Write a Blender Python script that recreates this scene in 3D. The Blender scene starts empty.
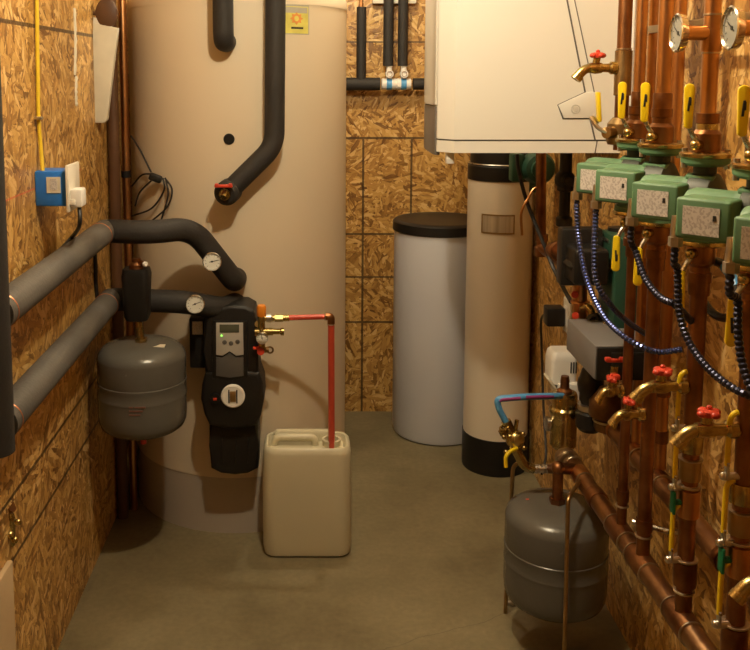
import bpy, bmesh, math, random
from mathutils import Vector as V, Matrix, Quaternion
random.seed(7)
S = bpy.context.scene
COL = S.collection
PI = math.pi
# ------------------------------------------------------------------ camera
F_PX, CX, CY, PITCH, CAMH = 900.0, 312.0, 175.6, math.radians(6.5), 1.6
cam_d = bpy.data.cameras.new('camera'); cam = bpy.data.objects.new('camera', cam_d); COL.objects.link(cam)
cam.location = (0, 0, CAMH); cam.rotation_euler = (PI/2 - PITCH, 0, 0)
cam_d.sensor_fit = 'HORIZONTAL'; cam_d.sensor_width = 36; cam_d.lens = F_PX/750*36
cam_d.shift_x = (375-CX)/750; cam_d.shift_y = (CY-325)/750
cam_d.clip_start = 0.02
S.camera = cam

def ray(px, py):
    dx = (px-CX)/F_PX; dy = -(py-CY)/F_PX
    return V((dx, math.cos(PITCH)+dy*math.sin(PITCH), -math.sin(PITCH)+dy*math.cos(PITCH)))
def atY(px, py, Y):
    r = ray(px, py); return V((0, 0, CAMH)) + r*(Y/r.y)
def atX(px, py, X):
    r = ray(px, py); return V((0, 0, CAMH)) + r*(X/r.x)
def atZ(px, py, Z):
    r = ray(px, py); return V((0, 0, CAMH)) + r*((Z-CAMH)/r.z)

# ------------------------------------------------------------------ materials
def new_mat(name):
    m = bpy.data.materials.new(name); m.use_nodes = True
    nt = m.node_tree; b = nt.nodes['Principled BSDF']
    return m, nt, b
def N(nt, t, **k):
    n = nt.nodes.new(t)
    for a, v in k.items(): setattr(n, a, v)
    return n
def math_n(nt, op, a, b=None, c=None):
    n = N(nt, 'ShaderNodeMath', operation=op)
    for i, x in enumerate((a, b, c)):
        if x is None: continue
        if isinstance(x, (int, float)): n.inputs[i].default_value = x
        else: nt.links.new(x, n.inputs[i])
    return n.outputs[0]
def mixc(nt, fac, a, b, mode='MIX'):
    n = N(nt, 'ShaderNodeMix', data_type='RGBA', blend_type=mode)
    for i, x in ((0, fac), (6, a), (7, b)):
        if isinstance(x, (int, float)): n.inputs[i].default_value = x
        elif isinstance(x, tuple): n.inputs[i].default_value = (*x, 1) if len(x) == 3 else x
        else: nt.links.new(x, n.inputs[i])
    return n.outputs[2]
def ramp(nt, fac, stops):
    n = N(nt, 'ShaderNodeValToRGB')
    e = n.color_ramp.elements
    while len(e) < len(stops): e.new(0.5)
    for i, (p, c) in enumerate(stops):
        e[i].position = p; e[i].color = (*c, 1)
    nt.links.new(fac, n.inputs[0]); return n.outputs[0]

def mat(name, col, rough=0.5, metal=0.0, var=0.12, scale=12, bump=0.0, bscale=60, col2=None, spec=0.5, coat=0.0, stretch=None):
    """base colour wandering between two tones by noise, optional fine bump"""
    m, nt, b = new_mat(name)
    tc = N(nt, 'ShaderNodeTexCoord')
    src = tc.outputs['Object']
    if stretch:
        mp = N(nt, 'ShaderNodeMapping'); mp.inputs['Scale'].default_value = stretch
        nt.links.new(src, mp.inputs[0]); src = mp.outputs[0]
    no = N(nt, 'ShaderNodeTexNoise'); no.inputs['Scale'].default_value = scale; no.inputs['Detail'].default_value = 5
    nt.links.new(src, no.inputs['Vector'])
    c2 = col2 if col2 else tuple(max(0, c*(1-2*var)) for c in col)
    r = ramp(nt, no.outputs[0], [(0.3, c2), (0.68, col)])
    nt.links.new(r, b.inputs['Base Color'])
    b.inputs['Metallic'].default_value = metal
    rr = math_n(nt, 'MULTIPLY_ADD', no.outputs[0], 0.25*rough, rough*0.875)
    nt.links.new(rr, b.inputs['Roughness'])
    b.inputs['Specular IOR Level'].default_value = spec
    b.inputs['Coat Weight'].default_value = coat
    if bump:
        n2 = N(nt, 'ShaderNodeTexNoise'); n2.inputs['Scale'].default_value = bscale; n2.inputs['Detail'].default_value = 4
        nt.links.new(src, n2.inputs['Vector'])
        bp = N(nt, 'ShaderNodeBump'); bp.inputs['Strength'].default_value = bump; bp.inputs['Distance'].default_value = 0.004
        nt.links.new(n2.outputs[0], bp.inputs['Height']); nt.links.new(bp.outputs[0], b.inputs['Normal'])
    return m

def osb_mat(name, uv, hlines=(), vlines=(), red=None):
    """oriented strand board: three layers of stretched flakes, each patch with its own direction; printed / sheet lines"""
    m, nt, b = new_mat(name)
    tc = N(nt, 'ShaderNodeTexCoord'); sp = N(nt, 'ShaderNodeSeparateXYZ'); nt.links.new(tc.outputs['Object'], sp.inputs[0])
    u = sp.outputs[uv[0]]; v = sp.outputs[uv[1]]
    cb = N(nt, 'ShaderNodeCombineXYZ'); nt.links.new(u, cb.inputs[0]); nt.links.new(v, cb.inputs[1])
    wob = N(nt, 'ShaderNodeTexNoise'); wob.inputs['Scale'].default_value = 14; nt.links.new(cb.outputs[0], wob.inputs['Vector'])
    ws = N(nt, 'ShaderNodeVectorMath', operation='SCALE'); ws.inputs['Scale'].default_value = 0.022
    nt.links.new(wob.outputs['Color'], ws.inputs[0])
    ad = N(nt, 'ShaderNodeVectorMath', operation='ADD'); nt.links.new(cb.outputs[0], ad.inputs[0]); nt.links.new(ws.outputs[0], ad.inputs[1])
    cur = None; curh = None
    for k, (ps, sx, sy) in enumerate(((6.0, 17, 70), (7.4, 20, 86), (5.2, 15, 62), (8.3, 23, 98))):
        off = N(nt, 'ShaderNodeVectorMath', operation='ADD'); off.inputs[1].default_value = (3.17*k+1.3, 7.9*k-2.1, 0)
        nt.links.new(ad.outputs[0], off.inputs[0])
        pv = N(nt, 'ShaderNodeTexVoronoi'); pv.inputs['Scale'].default_value = ps; nt.links.new(off.outputs[0], pv.inputs['Vector'])
        psep = N(nt, 'ShaderNodeSeparateColor'); nt.links.new(pv.outputs['Color'], psep.inputs[0])
        ang = math_n(nt, 'MULTIPLY', psep.outputs[0], PI)
        rot = N(nt, 'ShaderNodeVectorRotate', rotation_type='Z_AXIS'); nt.links.new(off.outputs[0], rot.inputs['Vector']); nt.links.new(ang, rot.inputs['Angle'])
        mp = N(nt, 'ShaderNodeMapping'); mp.inputs['Scale'].default_value = (sx, sy, 1); nt.links.new(rot.outputs[0], mp.inputs[0])
        fv = N(nt, 'ShaderNodeTexVoronoi'); fv.inputs['Scale'].default_value = 1; nt.links.new(mp.outputs[0], fv.inputs['Vector'])
        fs = N(nt, 'ShaderNodeSeparateColor'); nt.links.new(fv.outputs['Color'], fs.inputs[0])
        gn = N(nt, 'ShaderNodeTexNoise'); gn.inputs['Scale'].default_value = 2.2; gn.inputs['Detail'].default_value = 6
        mp2 = N(nt, 'ShaderNodeMapping'); mp2.inputs['Scale'].default_value = (0.5, 2.2, 1); nt.links.new(mp.outputs[0], mp2.inputs[0]); nt.links.new(mp2.outputs[0], gn.inputs['Vector'])
        tone = math_n(nt, 'ADD', math_n(nt, 'MULTIPLY', fs.outputs[0], 0.72), math_n(nt, 'MULTIPLY', gn.outputs[0], 0.34))
        tone = math_n(nt, 'SUBTRACT', tone, math_n(nt, 'MULTIPLY', fv.outputs['Distance'], 0.16))
        h = math_n(nt, 'SUBTRACT', fs.outputs[1], math_n(nt, 'MULTIPLY', fv.outputs['Distance'], 0.42))
        if cur is None: cur, curh = tone, h
        else:
            g = math_n(nt, 'GREATER_THAN', h, curh)
            cur = math_n(nt, 'ADD', math_n(nt, 'MULTIPLY', tone, g), math_n(nt, 'MULTIPLY', cur, math_n(nt, 'SUBTRACT', 1.0, g)))
            curh = math_n(nt, 'MAXIMUM', h, curh)
    col = ramp(nt, cur, [(0.08, (0.17, 0.072, 0.014)), (0.32, (0.42, 0.215, 0.052)), (0.62, (0.61, 0.36, 0.10)), (0.97, (0.86, 0.63, 0.30))])
    big = N(nt, 'ShaderNodeTexNoise'); big.inputs['Scale'].default_value = 2.5; big.inputs['Detail'].default_value = 3; nt.links.new(cb.outputs[0], big.inputs['Vector'])
    col = mixc(nt, 0.55, col, ramp(nt, big.outputs[0], [(0.3, (0.72, 0.68, 0.62)), (0.7, (1, 1, 1))]), 'MULTIPLY')
    def seg(coord, val, half, other, lo, hi):
        d = math_n(nt, 'ABSOLUTE', math_n(nt, 'SUBTRACT', coord, val))
        a = math_n(nt, 'LESS_THAN', d, half)
        a = math_n(nt, 'MULTIPLY', a, math_n(nt, 'GREATER_THAN', other, lo))
        return math_n(nt, 'MULTIPLY', a, math_n(nt, 'LESS_THAN', other, hi))
    msk = None
    for (z, half, lo, hi) in hlines:
        s = seg(v, z, half, u, lo, hi); msk = s if msk is None else math_n(nt, 'MAXIMUM', msk, s)
    for (x, half, lo, hi) in vlines:
        s = seg(u, x, half, v, lo, hi); msk = s if msk is None else math_n(nt, 'MAXIMUM', msk, s)
    if msk is not None: col = mixc(nt, math_n(nt, 'MULTIPLY', msk, 0.85), col, (0.045, 0.022, 0.01))
    if red:
        s = seg(v, red[0], 0.0022, u, red[1], red[2]); col = mixc(nt, math_n(nt, 'MULTIPLY', s, 0.7), col, (0.6, 0.08, 0.03))
    nt.links.new(col, b.inputs['Base Color'])
    b.inputs['Roughness'].default_value = 0.38
    bp = N(nt, 'ShaderNodeBump'); bp.inputs['Strength'].default_value = 0.6; bp.inputs['Distance'].default_value = 0.004
    nt.links.new(curh, bp.inputs['Height']); nt.links.new(bp.outputs[0], b.inputs['Normal'])
    return m

def concrete_mat():
    m, nt, b = new_mat('concrete')
    tc = N(nt, 'ShaderNodeTexCoord')
    a = N(nt, 'ShaderNodeTexNoise'); a.inputs['Scale'].default_value = 2.3; a.inputs['Detail'].default_value = 8; a.inputs['Roughness'].default_value = 0.62
    c = N(nt, 'ShaderNodeTexNoise'); c.inputs['Scale'].default_value = 55; c.inputs['Detail'].default_value = 5
    for n in (a, c): nt.links.new(tc.outputs['Object'], n.inputs['Vector'])
    base = ramp(nt, a.outputs[0], [(0.3, (0.125, 0.098, 0.046)), (0.5, (0.190, 0.154, 0.080)), (0.72, (0.255, 0.212, 0.118))])
    fine = ramp(nt, c.outputs[0], [(0.3, (0.78, 0.78, 0.78)), (0.7, (1, 1, 1))])
    col = mixc(nt, 0.8, base, fine, 'MULTIPLY')
    # a hairline crack
    ca, cb_ = atZ(395, 647, 0), atZ(512, 612, 0); dv = (cb_-ca); Lc = dv.length; dv.normalize(); nv = V((-dv.y, dv.x, 0))
    wn = N(nt, 'ShaderNodeTexNoise'); wn.inputs['Scale'].default_value = 9; wn.inputs['Detail'].default_value = 6; nt.links.new(tc.outputs['Object'], wn.inputs['Vector'])
    def dotc(w, k):
        d = N(nt, 'ShaderNodeVectorMath', operation='DOT_PRODUCT'); nt.links.new(tc.outputs['Object'], d.inputs[0]); d.inputs[1].default_value = w
        return math_n(nt, 'SUBTRACT', d.outputs['Value'], k)
    dist = math_n(nt, 'ABSOLUTE', math_n(nt, 'ADD', dotc(nv, nv.dot(ca)), math_n(nt, 'MULTIPLY_ADD', wn.outputs[0], 0.05, -0.025)))
    al = dotc(dv, dv.dot(ca))
    ck = math_n(nt, 'MULTIPLY', math_n(nt, 'LESS_THAN', dist, 0.0012), math_n(nt, 'MULTIPLY', math_n(nt, 'GREATER_THAN', al, -.15), math_n(nt, 'LESS_THAN', al, Lc)))
    col = mixc(nt, math_n(nt, 'MULTIPLY', ck, 0.5), col, (0.05, 0.04, 0.025))
    nt.links.new(col, b.inputs['Base Color']); b.inputs['Roughness'].default_value = 0.72
    bp = N(nt, 'ShaderNodeBump'); bp.inputs['Strength'].default_value = 0.2; bp.inputs['Distance'].default_value = 0.003
    nt.links.new(c.outputs[0], bp.inputs['Height']); nt.links.new(bp.outputs[0], b.inputs['Normal'])
    return m

def glass_mat():
    m, nt, b = new_mat('gauge_glass')
    out = nt.nodes['Material Output']
    t = N(nt, 'ShaderNodeBsdfTransparent'); t.inputs[0].default_value = (0.95, 0.95, 0.93, 1)
    g = N(nt, 'ShaderNodeBsdfGlossy'); g.inputs['Roughness'].default_value = 0.08
    no = N(nt, 'ShaderNodeFresnel'); no.inputs[0].default_value = 1.2
    mx = N(nt, 'ShaderNodeMixShader'); nt.links.new(no.outputs[0], mx.inputs[0]); nt.links.new(t.outputs[0], mx.inputs[1]); nt.links.new(g.outputs[0], mx.inputs[2])
    nt.links.new(mx.outputs[0], out.inputs[0]); return m

def plate_mat(name, lo, hi, scale):
    """small print that cannot be read: rows of short dark dashes on a pale plate"""
    m, nt, b = new_mat(name)
    tc = N(nt, 'ShaderNodeTexCoord'); mp = N(nt, 'ShaderNodeMapping'); mp.inputs['Scale'].default_value = scale
    nt.links.new(tc.outputs['Object'], mp.inputs[0])
    vo = N(nt, 'ShaderNodeTexVoronoi'); vo.inputs['Scale'].default_value = 1; nt.links.new(mp.outputs[0], vo.inputs['Vector'])
    sp = N(nt, 'ShaderNodeSeparateColor'); nt.links.new(vo.outputs['Color'], sp.inputs[0])
    nt.links.new(ramp(nt, sp.outputs[0], [(0.35, lo), (0.5, hi)]), b.inputs['Base Color']); b.inputs['Roughness'].default_value = 0.4
    return m

M = dict(
    copper=mat('copper', (0.74, 0.40, 0.17), 0.32, 1.0, scale=9, col2=(0.42, 0.19, 0.07), stretch=(1, 1, 0.5)),
    copper_dull=mat('copper_tarnished', (0.38, 0.18, 0.075), 0.40, 1.0, scale=14, col2=(0.17, 0.070, 0.03)),
    copper_aged=mat('copper_aged', (0.50, 0.29, 0.15), 0.36, 1.0, scale=11, col2=(0.26, 0.13, 0.06)),
    brass=mat('brass', (0.60, 0.475, 0.21), 0.27, 1.0, scale=25, col2=(0.38, 0.27, 0.09)),
    bronze_dark=mat('bronze_dark', (0.26, 0.15, 0.07), 0.42, 1.0, scale=18, col2=(0.13, 0.07, 0.03)),
    bronze=mat('bronze', (0.46, 0.32, 0.15), 0.40, 1.0, scale=18, col2=(0.27, 0.17, 0.07)),
    solder=mat('solder', (0.60, 0.50, 0.36), 0.35, 1.0, scale=40),
    steel=mat('steel', (0.72, 0.70, 0.66), 0.28, 1.0, scale=30),
    chrome=mat('chrome', (0.85, 0.83, 0.80), 0.12, 1.0, var=0.03),
    foam=mat('foam_insulation', (0.030, 0.027, 0.025), 0.66, 0, scale=8, bump=0.25, bscale=120, col2=(0.020, 0.018, 0.016), spec=0.35),
    foam_grey=mat('grey_foam_insulation', (0.115, 0.105, 0.092), 0.6, 0, scale=5, bump=0.25, bscale=120, col2=(0.05, 0.045, 0.04), spec=0.4),  # mottled grey, lighter than the black foam
    black=mat('black_plastic', (0.011, 0.010, 0.009), 0.40, 0, scale=10, spec=0.4),
    black_epp=mat('black_moulded_foam', (0.011, 0.010, 0.009), 0.5, 0, scale=20, bump=0.15, bscale=300, spec=0.35),
    black_iron=mat('black_iron', (0.022, 0.02, 0.018), 0.38, 0.3, scale=20, bump=0.15, bscale=90),
    tank=mat('tank_jacket', (0.66, 0.565, 0.42), 0.52, 0, var=0.02, scale=2),
    tank_base=mat('tank_base', (0.43, 0.38, 0.32), 0.55, 0, var=0.04, scale=3),
    tank_gray=mat('expansion_tank_paint', (0.110, 0.106, 0.094), 0.26, 0, var=0.05, scale=9, bump=0.05, bscale=250),
    boiler=mat('boiler_enamel', (0.79, 0.78, 0.72), 0.38, 0, var=0.01, scale=2),
    boiler_cover=mat('boiler_cover_enamel', (0.62, 0.60, 0.54), 0.4, 0, var=0.01, scale=2),
    boiler_grey=mat('boiler_grey_plastic', (0.17, 0.16, 0.15), 0.4, 0, var=0.04),
    seam=mat('seam_shadow_gap', (0.13, 0.12, 0.11), 0.7, 0, var=0.05),
    brine=mat('brine_tank_plastic', (0.66, 0.67, 0.72), 0.42, 0, var=0.02, scale=4, bump=0.06, bscale=160),
    jacket=mat('softener_jacket', (0.74, 0.66, 0.53), 0.33, 0.0, var=0.02, scale=3),
    jug=mat('jug_plastic', (0.58, 0.53, 0.37), 0.4, 0, var=0.03, scale=6),
    white=mat('white_plastic', (0.80, 0.78, 0.73), 0.35, 0, var=0.02),
    ivory=mat('ivory_plastic', (0.74, 0.70, 0.60), 0.4, 0, var=0.03),
    carton=mat('carton_board', (0.50, 0.36, 0.20), 0.75, 0, var=0.05),
    paper=mat('paper', (0.66, 0.61, 0.48), 0.7, 0, var=0.05, scale=20),
    blue=mat('blue_plastic', (0.02, 0.17, 0.62), 0.38, 0, var=0.05),
    pex_blue=mat('blue_tubing', (0.10, 0.36, 0.72), 0.35, 0, scale=30),
    purple=mat('purple_print', (0.38, 0.06, 0.26), 0.4, 0),
    conduit=mat('blue_steel_conduit', (0.10, 0.13, 0.34), 0.25, 0.8, scale=20),
    conduit_dark=mat('dark_steel_conduit', (0.045, 0.048, 0.085), 0.33, 0.75, scale=20),
    cable=mat('black_cable', (0.018, 0.017, 0.018), 0.45, 0),
    green=mat('green_pump_paint', (0.095, 0.205, 0.105), 0.52, 0, var=0.06, scale=10),
    green_dark=mat('dark_green_paint', (0.018, 0.072, 0.042), 0.5, 0, var=0.1, scale=10),
    green_black=mat('black_green_iron', (0.022, 0.030, 0.017), 0.5, 0, var=0.15, scale=14),  # near-black green, darker than the other pump parts
    green_tag=mat('green_vinyl', (0.0, 0.16, 0.06), 0.45, 0),
    yellow=mat('yellow_vinyl', (0.82, 0.58, 0.01), 0.32, 0, var=0.03),
    yellow_cable=mat('yellow_cable', (0.72, 0.50, 0.03), 0.4, 0, var=0.03),
    red=mat('red_paint', (0.62, 0.055, 0.025), 0.38, 0, var=0.08),
    red_pipe=mat('red_pipe_paint', (0.58, 0.07, 0.035), 0.36, 0, var=0.06, scale=20),
    faded_red=mat('faded_red_print', (0.19, 0.075, 0.055), 0.4, 0),
    orange=mat('orange_plastic', (0.80, 0.26, 0.02), 0.4, 0),
    grey_panel=mat('silver_grey_plastic', (0.50, 0.48, 0.44), 0.35, 0.2, var=0.02),
    grey_dark=mat('dark_grey_plastic', (0.11, 0.105, 0.10), 0.4, 0),
    grey_box=mat('grey_enamel_steel', (0.22, 0.21, 0.21), 0.42, 0.1, var=0.05),
    lcd=mat('lcd_screen', (0.09, 0.10, 0.07), 0.2, 0),
    dial=mat('dial_face', (0.86, 0.84, 0.78), 0.5, 0, var=0.01),
    dial_grey=mat('grey_dial_face', (0.42, 0.40, 0.35), 0.4, 0.2, var=0.05),  # greyed to imitate reflections in the gauge glass
    ink=mat('black_ink', (0.02, 0.02, 0.02), 0.5, 0),
    sticker=mat('yellow_sticker', (0.72, 0.66, 0.15), 0.45, 0, var=0.12, scale=25),
    sticker_grey=mat('sticker_grey', (0.45, 0.43, 0.36), 0.45, 0),
    sun=mat('sticker_orange', (0.75, 0.30, 0.07), 0.45, 0),
    ring=mat('copper_tie', (0.62, 0.25, 0.12), 0.4, 0.7),
    plate=plate_mat('pump_nameplate', (0.42, 0.38, 0.36), (0.60, 0.56, 0.53), (330, 330, 260)),
    code=plate_mat('label_print', (0.40, 0.38, 0.38), (0.60, 0.57, 0.54), (520, 520, 520)),
    satin=mat('satin_nameplate', (0.66, 0.58, 0.44), 0.3, 0.35, scale=60, col2=(0.42, 0.34, 0.23), stretch=(1, 1, .02)),
    dark_brown=mat('dark_brown_peg_and_shade', (0.10, 0.042, 0.015), 0.5, 0, scale=6),  # shared by the brown peg and the strip that imitates shade
    glass=glass_mat(),
    ceiling=mat('ceiling_board', (0.55, 0.46, 0.34), 0.8, 0, var=0.05, scale=3),
)
def led_mat():
    m, nt, b = new_mat('led_green'); b.inputs['Base Color'].default_value = (0.1, 0.6, 0.05, 1)
    b.inputs['Emission Color'].default_value = (0.25, 1, 0.1, 1); b.inputs['Emission Strength'].default_value = 3; return m
M['led'] = led_mat()

# ------------------------------------------------------------------ mesh helpers (all in world coordinates)
def basis(d):
    d = V(d).normalized()
    a = V((0, 0, 1)) if abs(d.z) < 0.9 else V((1, 0, 0))
    x = d.cross(a).normalized(); y = d.cross(x).normalized()
    return d, x, y
def lathe(bm, o, axis, prof, n=32, closed=False):
    d, x, y = basis(axis); o = V(o); rings = []
    for (r, h) in prof:
        if r < 1e-6: rings.append([bm.verts.new(o+d*h)])
        else: rings.append([bm.verts.new(o+d*h+(x*math.cos(2*PI*i/n)+y*math.sin(2*PI*i/n))*r) for i in range(n)])
    if closed: rings.append(rings[0])
    for a, b in zip(rings, rings[1:]):
        if len(a) == 1 and len(b) == 1: continue
        for i in range(n):
            j = (i+1) % n
            if len(a) == 1: bm.faces.new((a[0], b[i], b[j]))
            elif len(b) == 1: bm.faces.new((a[i], b[0], a[j]))
            else: bm.faces.new((a[i], b[i], b[j], a[j]))
def cyl(bm, p0, p1, r, n=20, r1=None, bev=0):
    p0, p1 = V(p0), V(p1); L = (p1-p0).length; r1 = r if r1 is None else r1
    if bev: lathe(bm, p0, p1-p0, [(0, 0), (r-bev, 0), (r, bev), (r1, L-bev), (r1-bev, L), (0, L)], n)
    else: lathe(bm, p0, p1-p0, [(0, 0), (r, 0), (r1, L), (0, L)], n)
def ball(bm, c, r, n=16, sz=1.0):
    lathe(bm, c, (0, 0, 1), [(r*math.sin(PI*k/10) if 0 < k < 10 else 0, -r*sz*math.cos(PI*k/10)) for k in range(11)], n)
def torus(bm, c, axis, R, r, n=32, k=8):
    lathe(bm, c, axis, [(R+r*math.cos(2*PI*i/k), r*math.sin(2*PI*i/k)) for i in range(k)], n, closed=True)
def fillet(pts, R, seg=8):
    pts = [V(p) for p in pts]; out = [pts[0]]
    for a, b, c in zip(pts, pts[1:], pts[2:]):
        u = (a-b); w = (c-b); rr = min(R, u.length*0.48, w.length*0.48)
        u.normalize(); w.normalize(); s, e = b+u*rr, b+w*rr
        for i in range(seg+1):
            t = i/seg; out.append(s*(1-t)**2 + b*2*t*(1-t) + e*t*t)
    out.append(pts[-1]); return out
def spline(pts, seg=10):
    p = [V(q) for q in pts]; p = [p[0]*2-p[1]] + p + [p[-1]*2-p[-2]]; out = []
    for i in range(1, len(p)-2):
        for k in range(seg):
            t = k/seg; a, b, c, d = p[i-1], p[i], p[i+1], p[i+2]
            out.append(0.5*((2*b)+(c-a)*t+(2*a-5*b+4*c-d)*t*t+(3*b-a-3*c+d)*t**3))
    out.append(p[-2]); return out
def resample(pts, step):
    out = [pts[0]]; acc = 0
    for a, b in zip(pts, pts[1:]):
        L = (b-a).length
        while acc + L >= step:
            t = (step-acc)/max(L, 1e-9); a = a + (b-a)*t; out.append(a.copy()); L = (b-a).length; acc = 0
        acc += L
    return out
def tube(bm, pts, r, n=12, cap=True, rf=None):
    pts = [V(p) for p in pts]; T = []
    for i in range(len(pts)):
        t = pts[min(i+1, len(pts)-1)]-pts[max(i-1, 0)]
        T.append(t.normalized() if t.length > 1e-9 else V((0, 0, 1)))
    _, x, y = basis(T[0]); rings = []
    for i, p in enumerate(pts):
        if i:
            q = T[i-1].rotation_difference(T[i]); x = q @ x
            x = (x - T[i]*x.dot(T[i])).normalized()
        y = T[i].cross(x); rr = r if rf is None else rf(i)
        rings.append([bm.verts.new(p+(x*math.cos(2*PI*k/n)+y*math.sin(2*PI*k/n))*rr) for k in range(n)])
    for a, b in zip(rings, rings[1:]):
        for k in range(n):
            j = (k+1) % n; bm.faces.new((a[k], b[k], b[j], a[j]))
    if cap:
        bm.faces.new(rings[0]); bm.faces.new(rings[-1])
def box(bm, c, size, ax=None, bev=0, seg=2):
    """box centred at c; ax = three axis vectors"""
    X, Y, Z = ax if ax else (V((1, 0, 0)), V((0, 1, 0)), V((0, 0, 1)))
    t = bmesh.new(); bmesh.ops.create_cube(t, size=1)
    for v in t.verts: v.co = V((v.co.x*size[0], v.co.y*size[1], v.co.z*size[2]))
    if bev: bmesh.ops.bevel(t, geom=t.edges[:], offset=bev, segments=seg, profile=0.5, affect='EDGES')
    mp = {}
    for v in t.verts: mp[v] = bm.verts.new(V(c)+X*v.co.x+Y*v.co.y+Z*v.co.z)
    for f in t.faces: bm.faces.new([mp[v] for v in f.verts])
    t.free()
def boxmm(bm, lo, hi, bev=0, seg=2):
    lo, hi = V(lo), V(hi); box(bm, (lo+hi)/2, hi-lo, None, bev, seg)
def prism(bm, pts, ext, bev=0, seg=2):
    """polygon of 3D points pushed along ext; front rim optionally rounded"""
    t = bmesh.new(); ext = V(ext)
    a = [t.verts.new(V(p)) for p in pts]; b = [t.verts.new(V(p)+ext) for p in pts]
    n = len(a); fa = t.faces.new(a); t.faces.new(b[::-1])
    for i in range(n): t.faces.new((a[i], b[i], b[(i+1) % n], a[(i+1) % n]))
    if bev: bmesh.ops.bevel(t, geom=list(fa.edges), offset=bev, segments=seg, profile=0.5, affect='EDGES')
    mp = {v: bm.verts.new(v.co) for v in t.verts}
    for f in t.faces: bm.faces.new([mp[v] for v in f.verts])
    t.free()
def loft(bm, loops, cap=True):
    rings = [[bm.verts.new(p) for p in L] for L in loops]; n = len(rings[0])
    for a, b in zip(rings, rings[1:]):
        for i in range(n): bm.faces.new((a[i], b[i], b[(i+1) % n], a[(i+1) % n]))
    if cap: bm.faces.new(rings[0][::-1]); bm.faces.new(rings[-1])
def rrect(c, w, d, r, z, seg=6):
    out = []
    for (sx, sy, a0) in ((1, 1, 0), (-1, 1, PI/2), (-1, -1, PI), (1, -1, 3*PI/2)):
        for k in range(seg+1):
            a = a0+PI/2*k/seg
            out.append(V((c[0]+sx*(w/2-r)+r*math.cos(a), c[1]+sy*(d/2-r)+r*math.sin(a), z)))
    return out

# ------------------------------------------------------------------ object helpers
def mesh_obj(name, bm, m, sharp=35):
    bmesh.ops.recalc_face_normals(bm, faces=bm.faces[:])
    me = bpy.data.meshes.new(name); bm.to_mesh(me); bm.free()
    me.polygons.foreach_set('use_smooth', [True]*len(me.polygons)); me.set_sharp_from_angle(angle=math.radians(sharp))
    me.materials.append(M[m] if isinstance(m, str) else m)
    o = bpy.data.objects.new(name, me); COL.objects.link(o); return o
def tag(o, label, cat, group=None):
    o['label'] = label; o['category'] = cat
    if group: o['group'] = group
    return o
def thing(name, label, cat, loc=(0, 0, 0), group=None):
    o = bpy.data.objects.new(name, None); COL.objects.link(o); o.empty_display_size = 0.05
    o.location = loc; return tag(o, label, cat, group)
def part(name, bm, m, parent, label=None, sharp=35):
    root = parent
    while root.parent: root = root.parent
    off = V(root.location)
    for v in bm.verts: v.co -= off
    o = mesh_obj(name, bm, m, sharp); o.parent = parent
    if label: o['label'] = label
    return o
def solo(name, bm, m, label, cat, group=None, sharp=35):
    vs = [v.co for v in bm.verts]
    c = V((sum(v.x for v in vs)/len(vs), sum(v.y for v in vs)/len(vs), min(v.z for v in vs)))
    for v in bm.verts: v.co -= c
    o = mesh_obj(name, bm, m, sharp); o.location = c; return tag(o, label, cat, group)
def struct(name, bm, m):
    o = mesh_obj(name, bm, m); o['kind'] = 'structure'; return o
def copy_tree(o, parent=None):
    c = o.copy(); COL.objects.link(c)
    if parent: c.parent = parent
    for ch in list(o.children): copy_tree(ch, c)
    return c
def B(): return bmesh.new()

# ------------------------------------------------------------------ the room
XL, XR, YB, YF, ZC = -0.71, 0.89, 4.13, -1.3, 2.44
zb = lambda py: atY(364, py, YB).z
xb = lambda px, py=200: atY(px, py, YB).x
M['osb_back'] = osb_mat('osb_back', (0, 2),
    hlines=[(zb(42), .0035, -9, 9), (zb(138), .005, -9, 9), (zb(234), .005, -9, 9), (zb(277), .004, -9, 9), (zb(322), .005, -9, 9)],
    vlines=[(xb(363), .005, -9, zb(138)), (xb(411), .005, -9, zb(138))])
zl = lambda px, py: atX(px, py, XL).z
M['osb_left'] = osb_mat('osb_left', (1, 2), hlines=[(zl(40, 27), .005, -9, 9), (zl(50, 443), .005, -9, 9), (zl(62, 480), .005, -9, 9)], red=(zl(60, 178), 1.9, 2.75))
M['osb_right'] = osb_mat('osb_right', (1, 2))
M['osb_front'] = osb_mat('osb_front', (0, 2))
M['concrete'] = concrete_mat()
T = 0.12
bm = B(); boxmm(bm, (XL-T, YF-T, -T), (XR+T, YB+T, 0)); struct('floor', bm, 'concrete')
bm = B(); boxmm(bm, (XL-T, YF-T, ZC), (XR+T, YB+T, ZC+T)); struct('ceiling', bm, 'ceiling')
bm = B(); boxmm(bm, (XL-T, YF-T, 0), (XL, YB+T, ZC)); struct('wall_left', bm, 'osb_left')
bm = B(); boxmm(bm, (XR, YF-T, 0), (XR+T, YB+T, ZC)); struct('wall_right', bm, 'osb_right')
bm = B(); boxmm(bm, (XL, YB, 0), (XR, YB+T, ZC)); struct('wall_back', bm, 'osb_back')
bm = B(); boxmm(bm, (XL, YF-T, 0), (XR, YF, ZC)); struct('wall_front', bm, 'osb_front')

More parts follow.
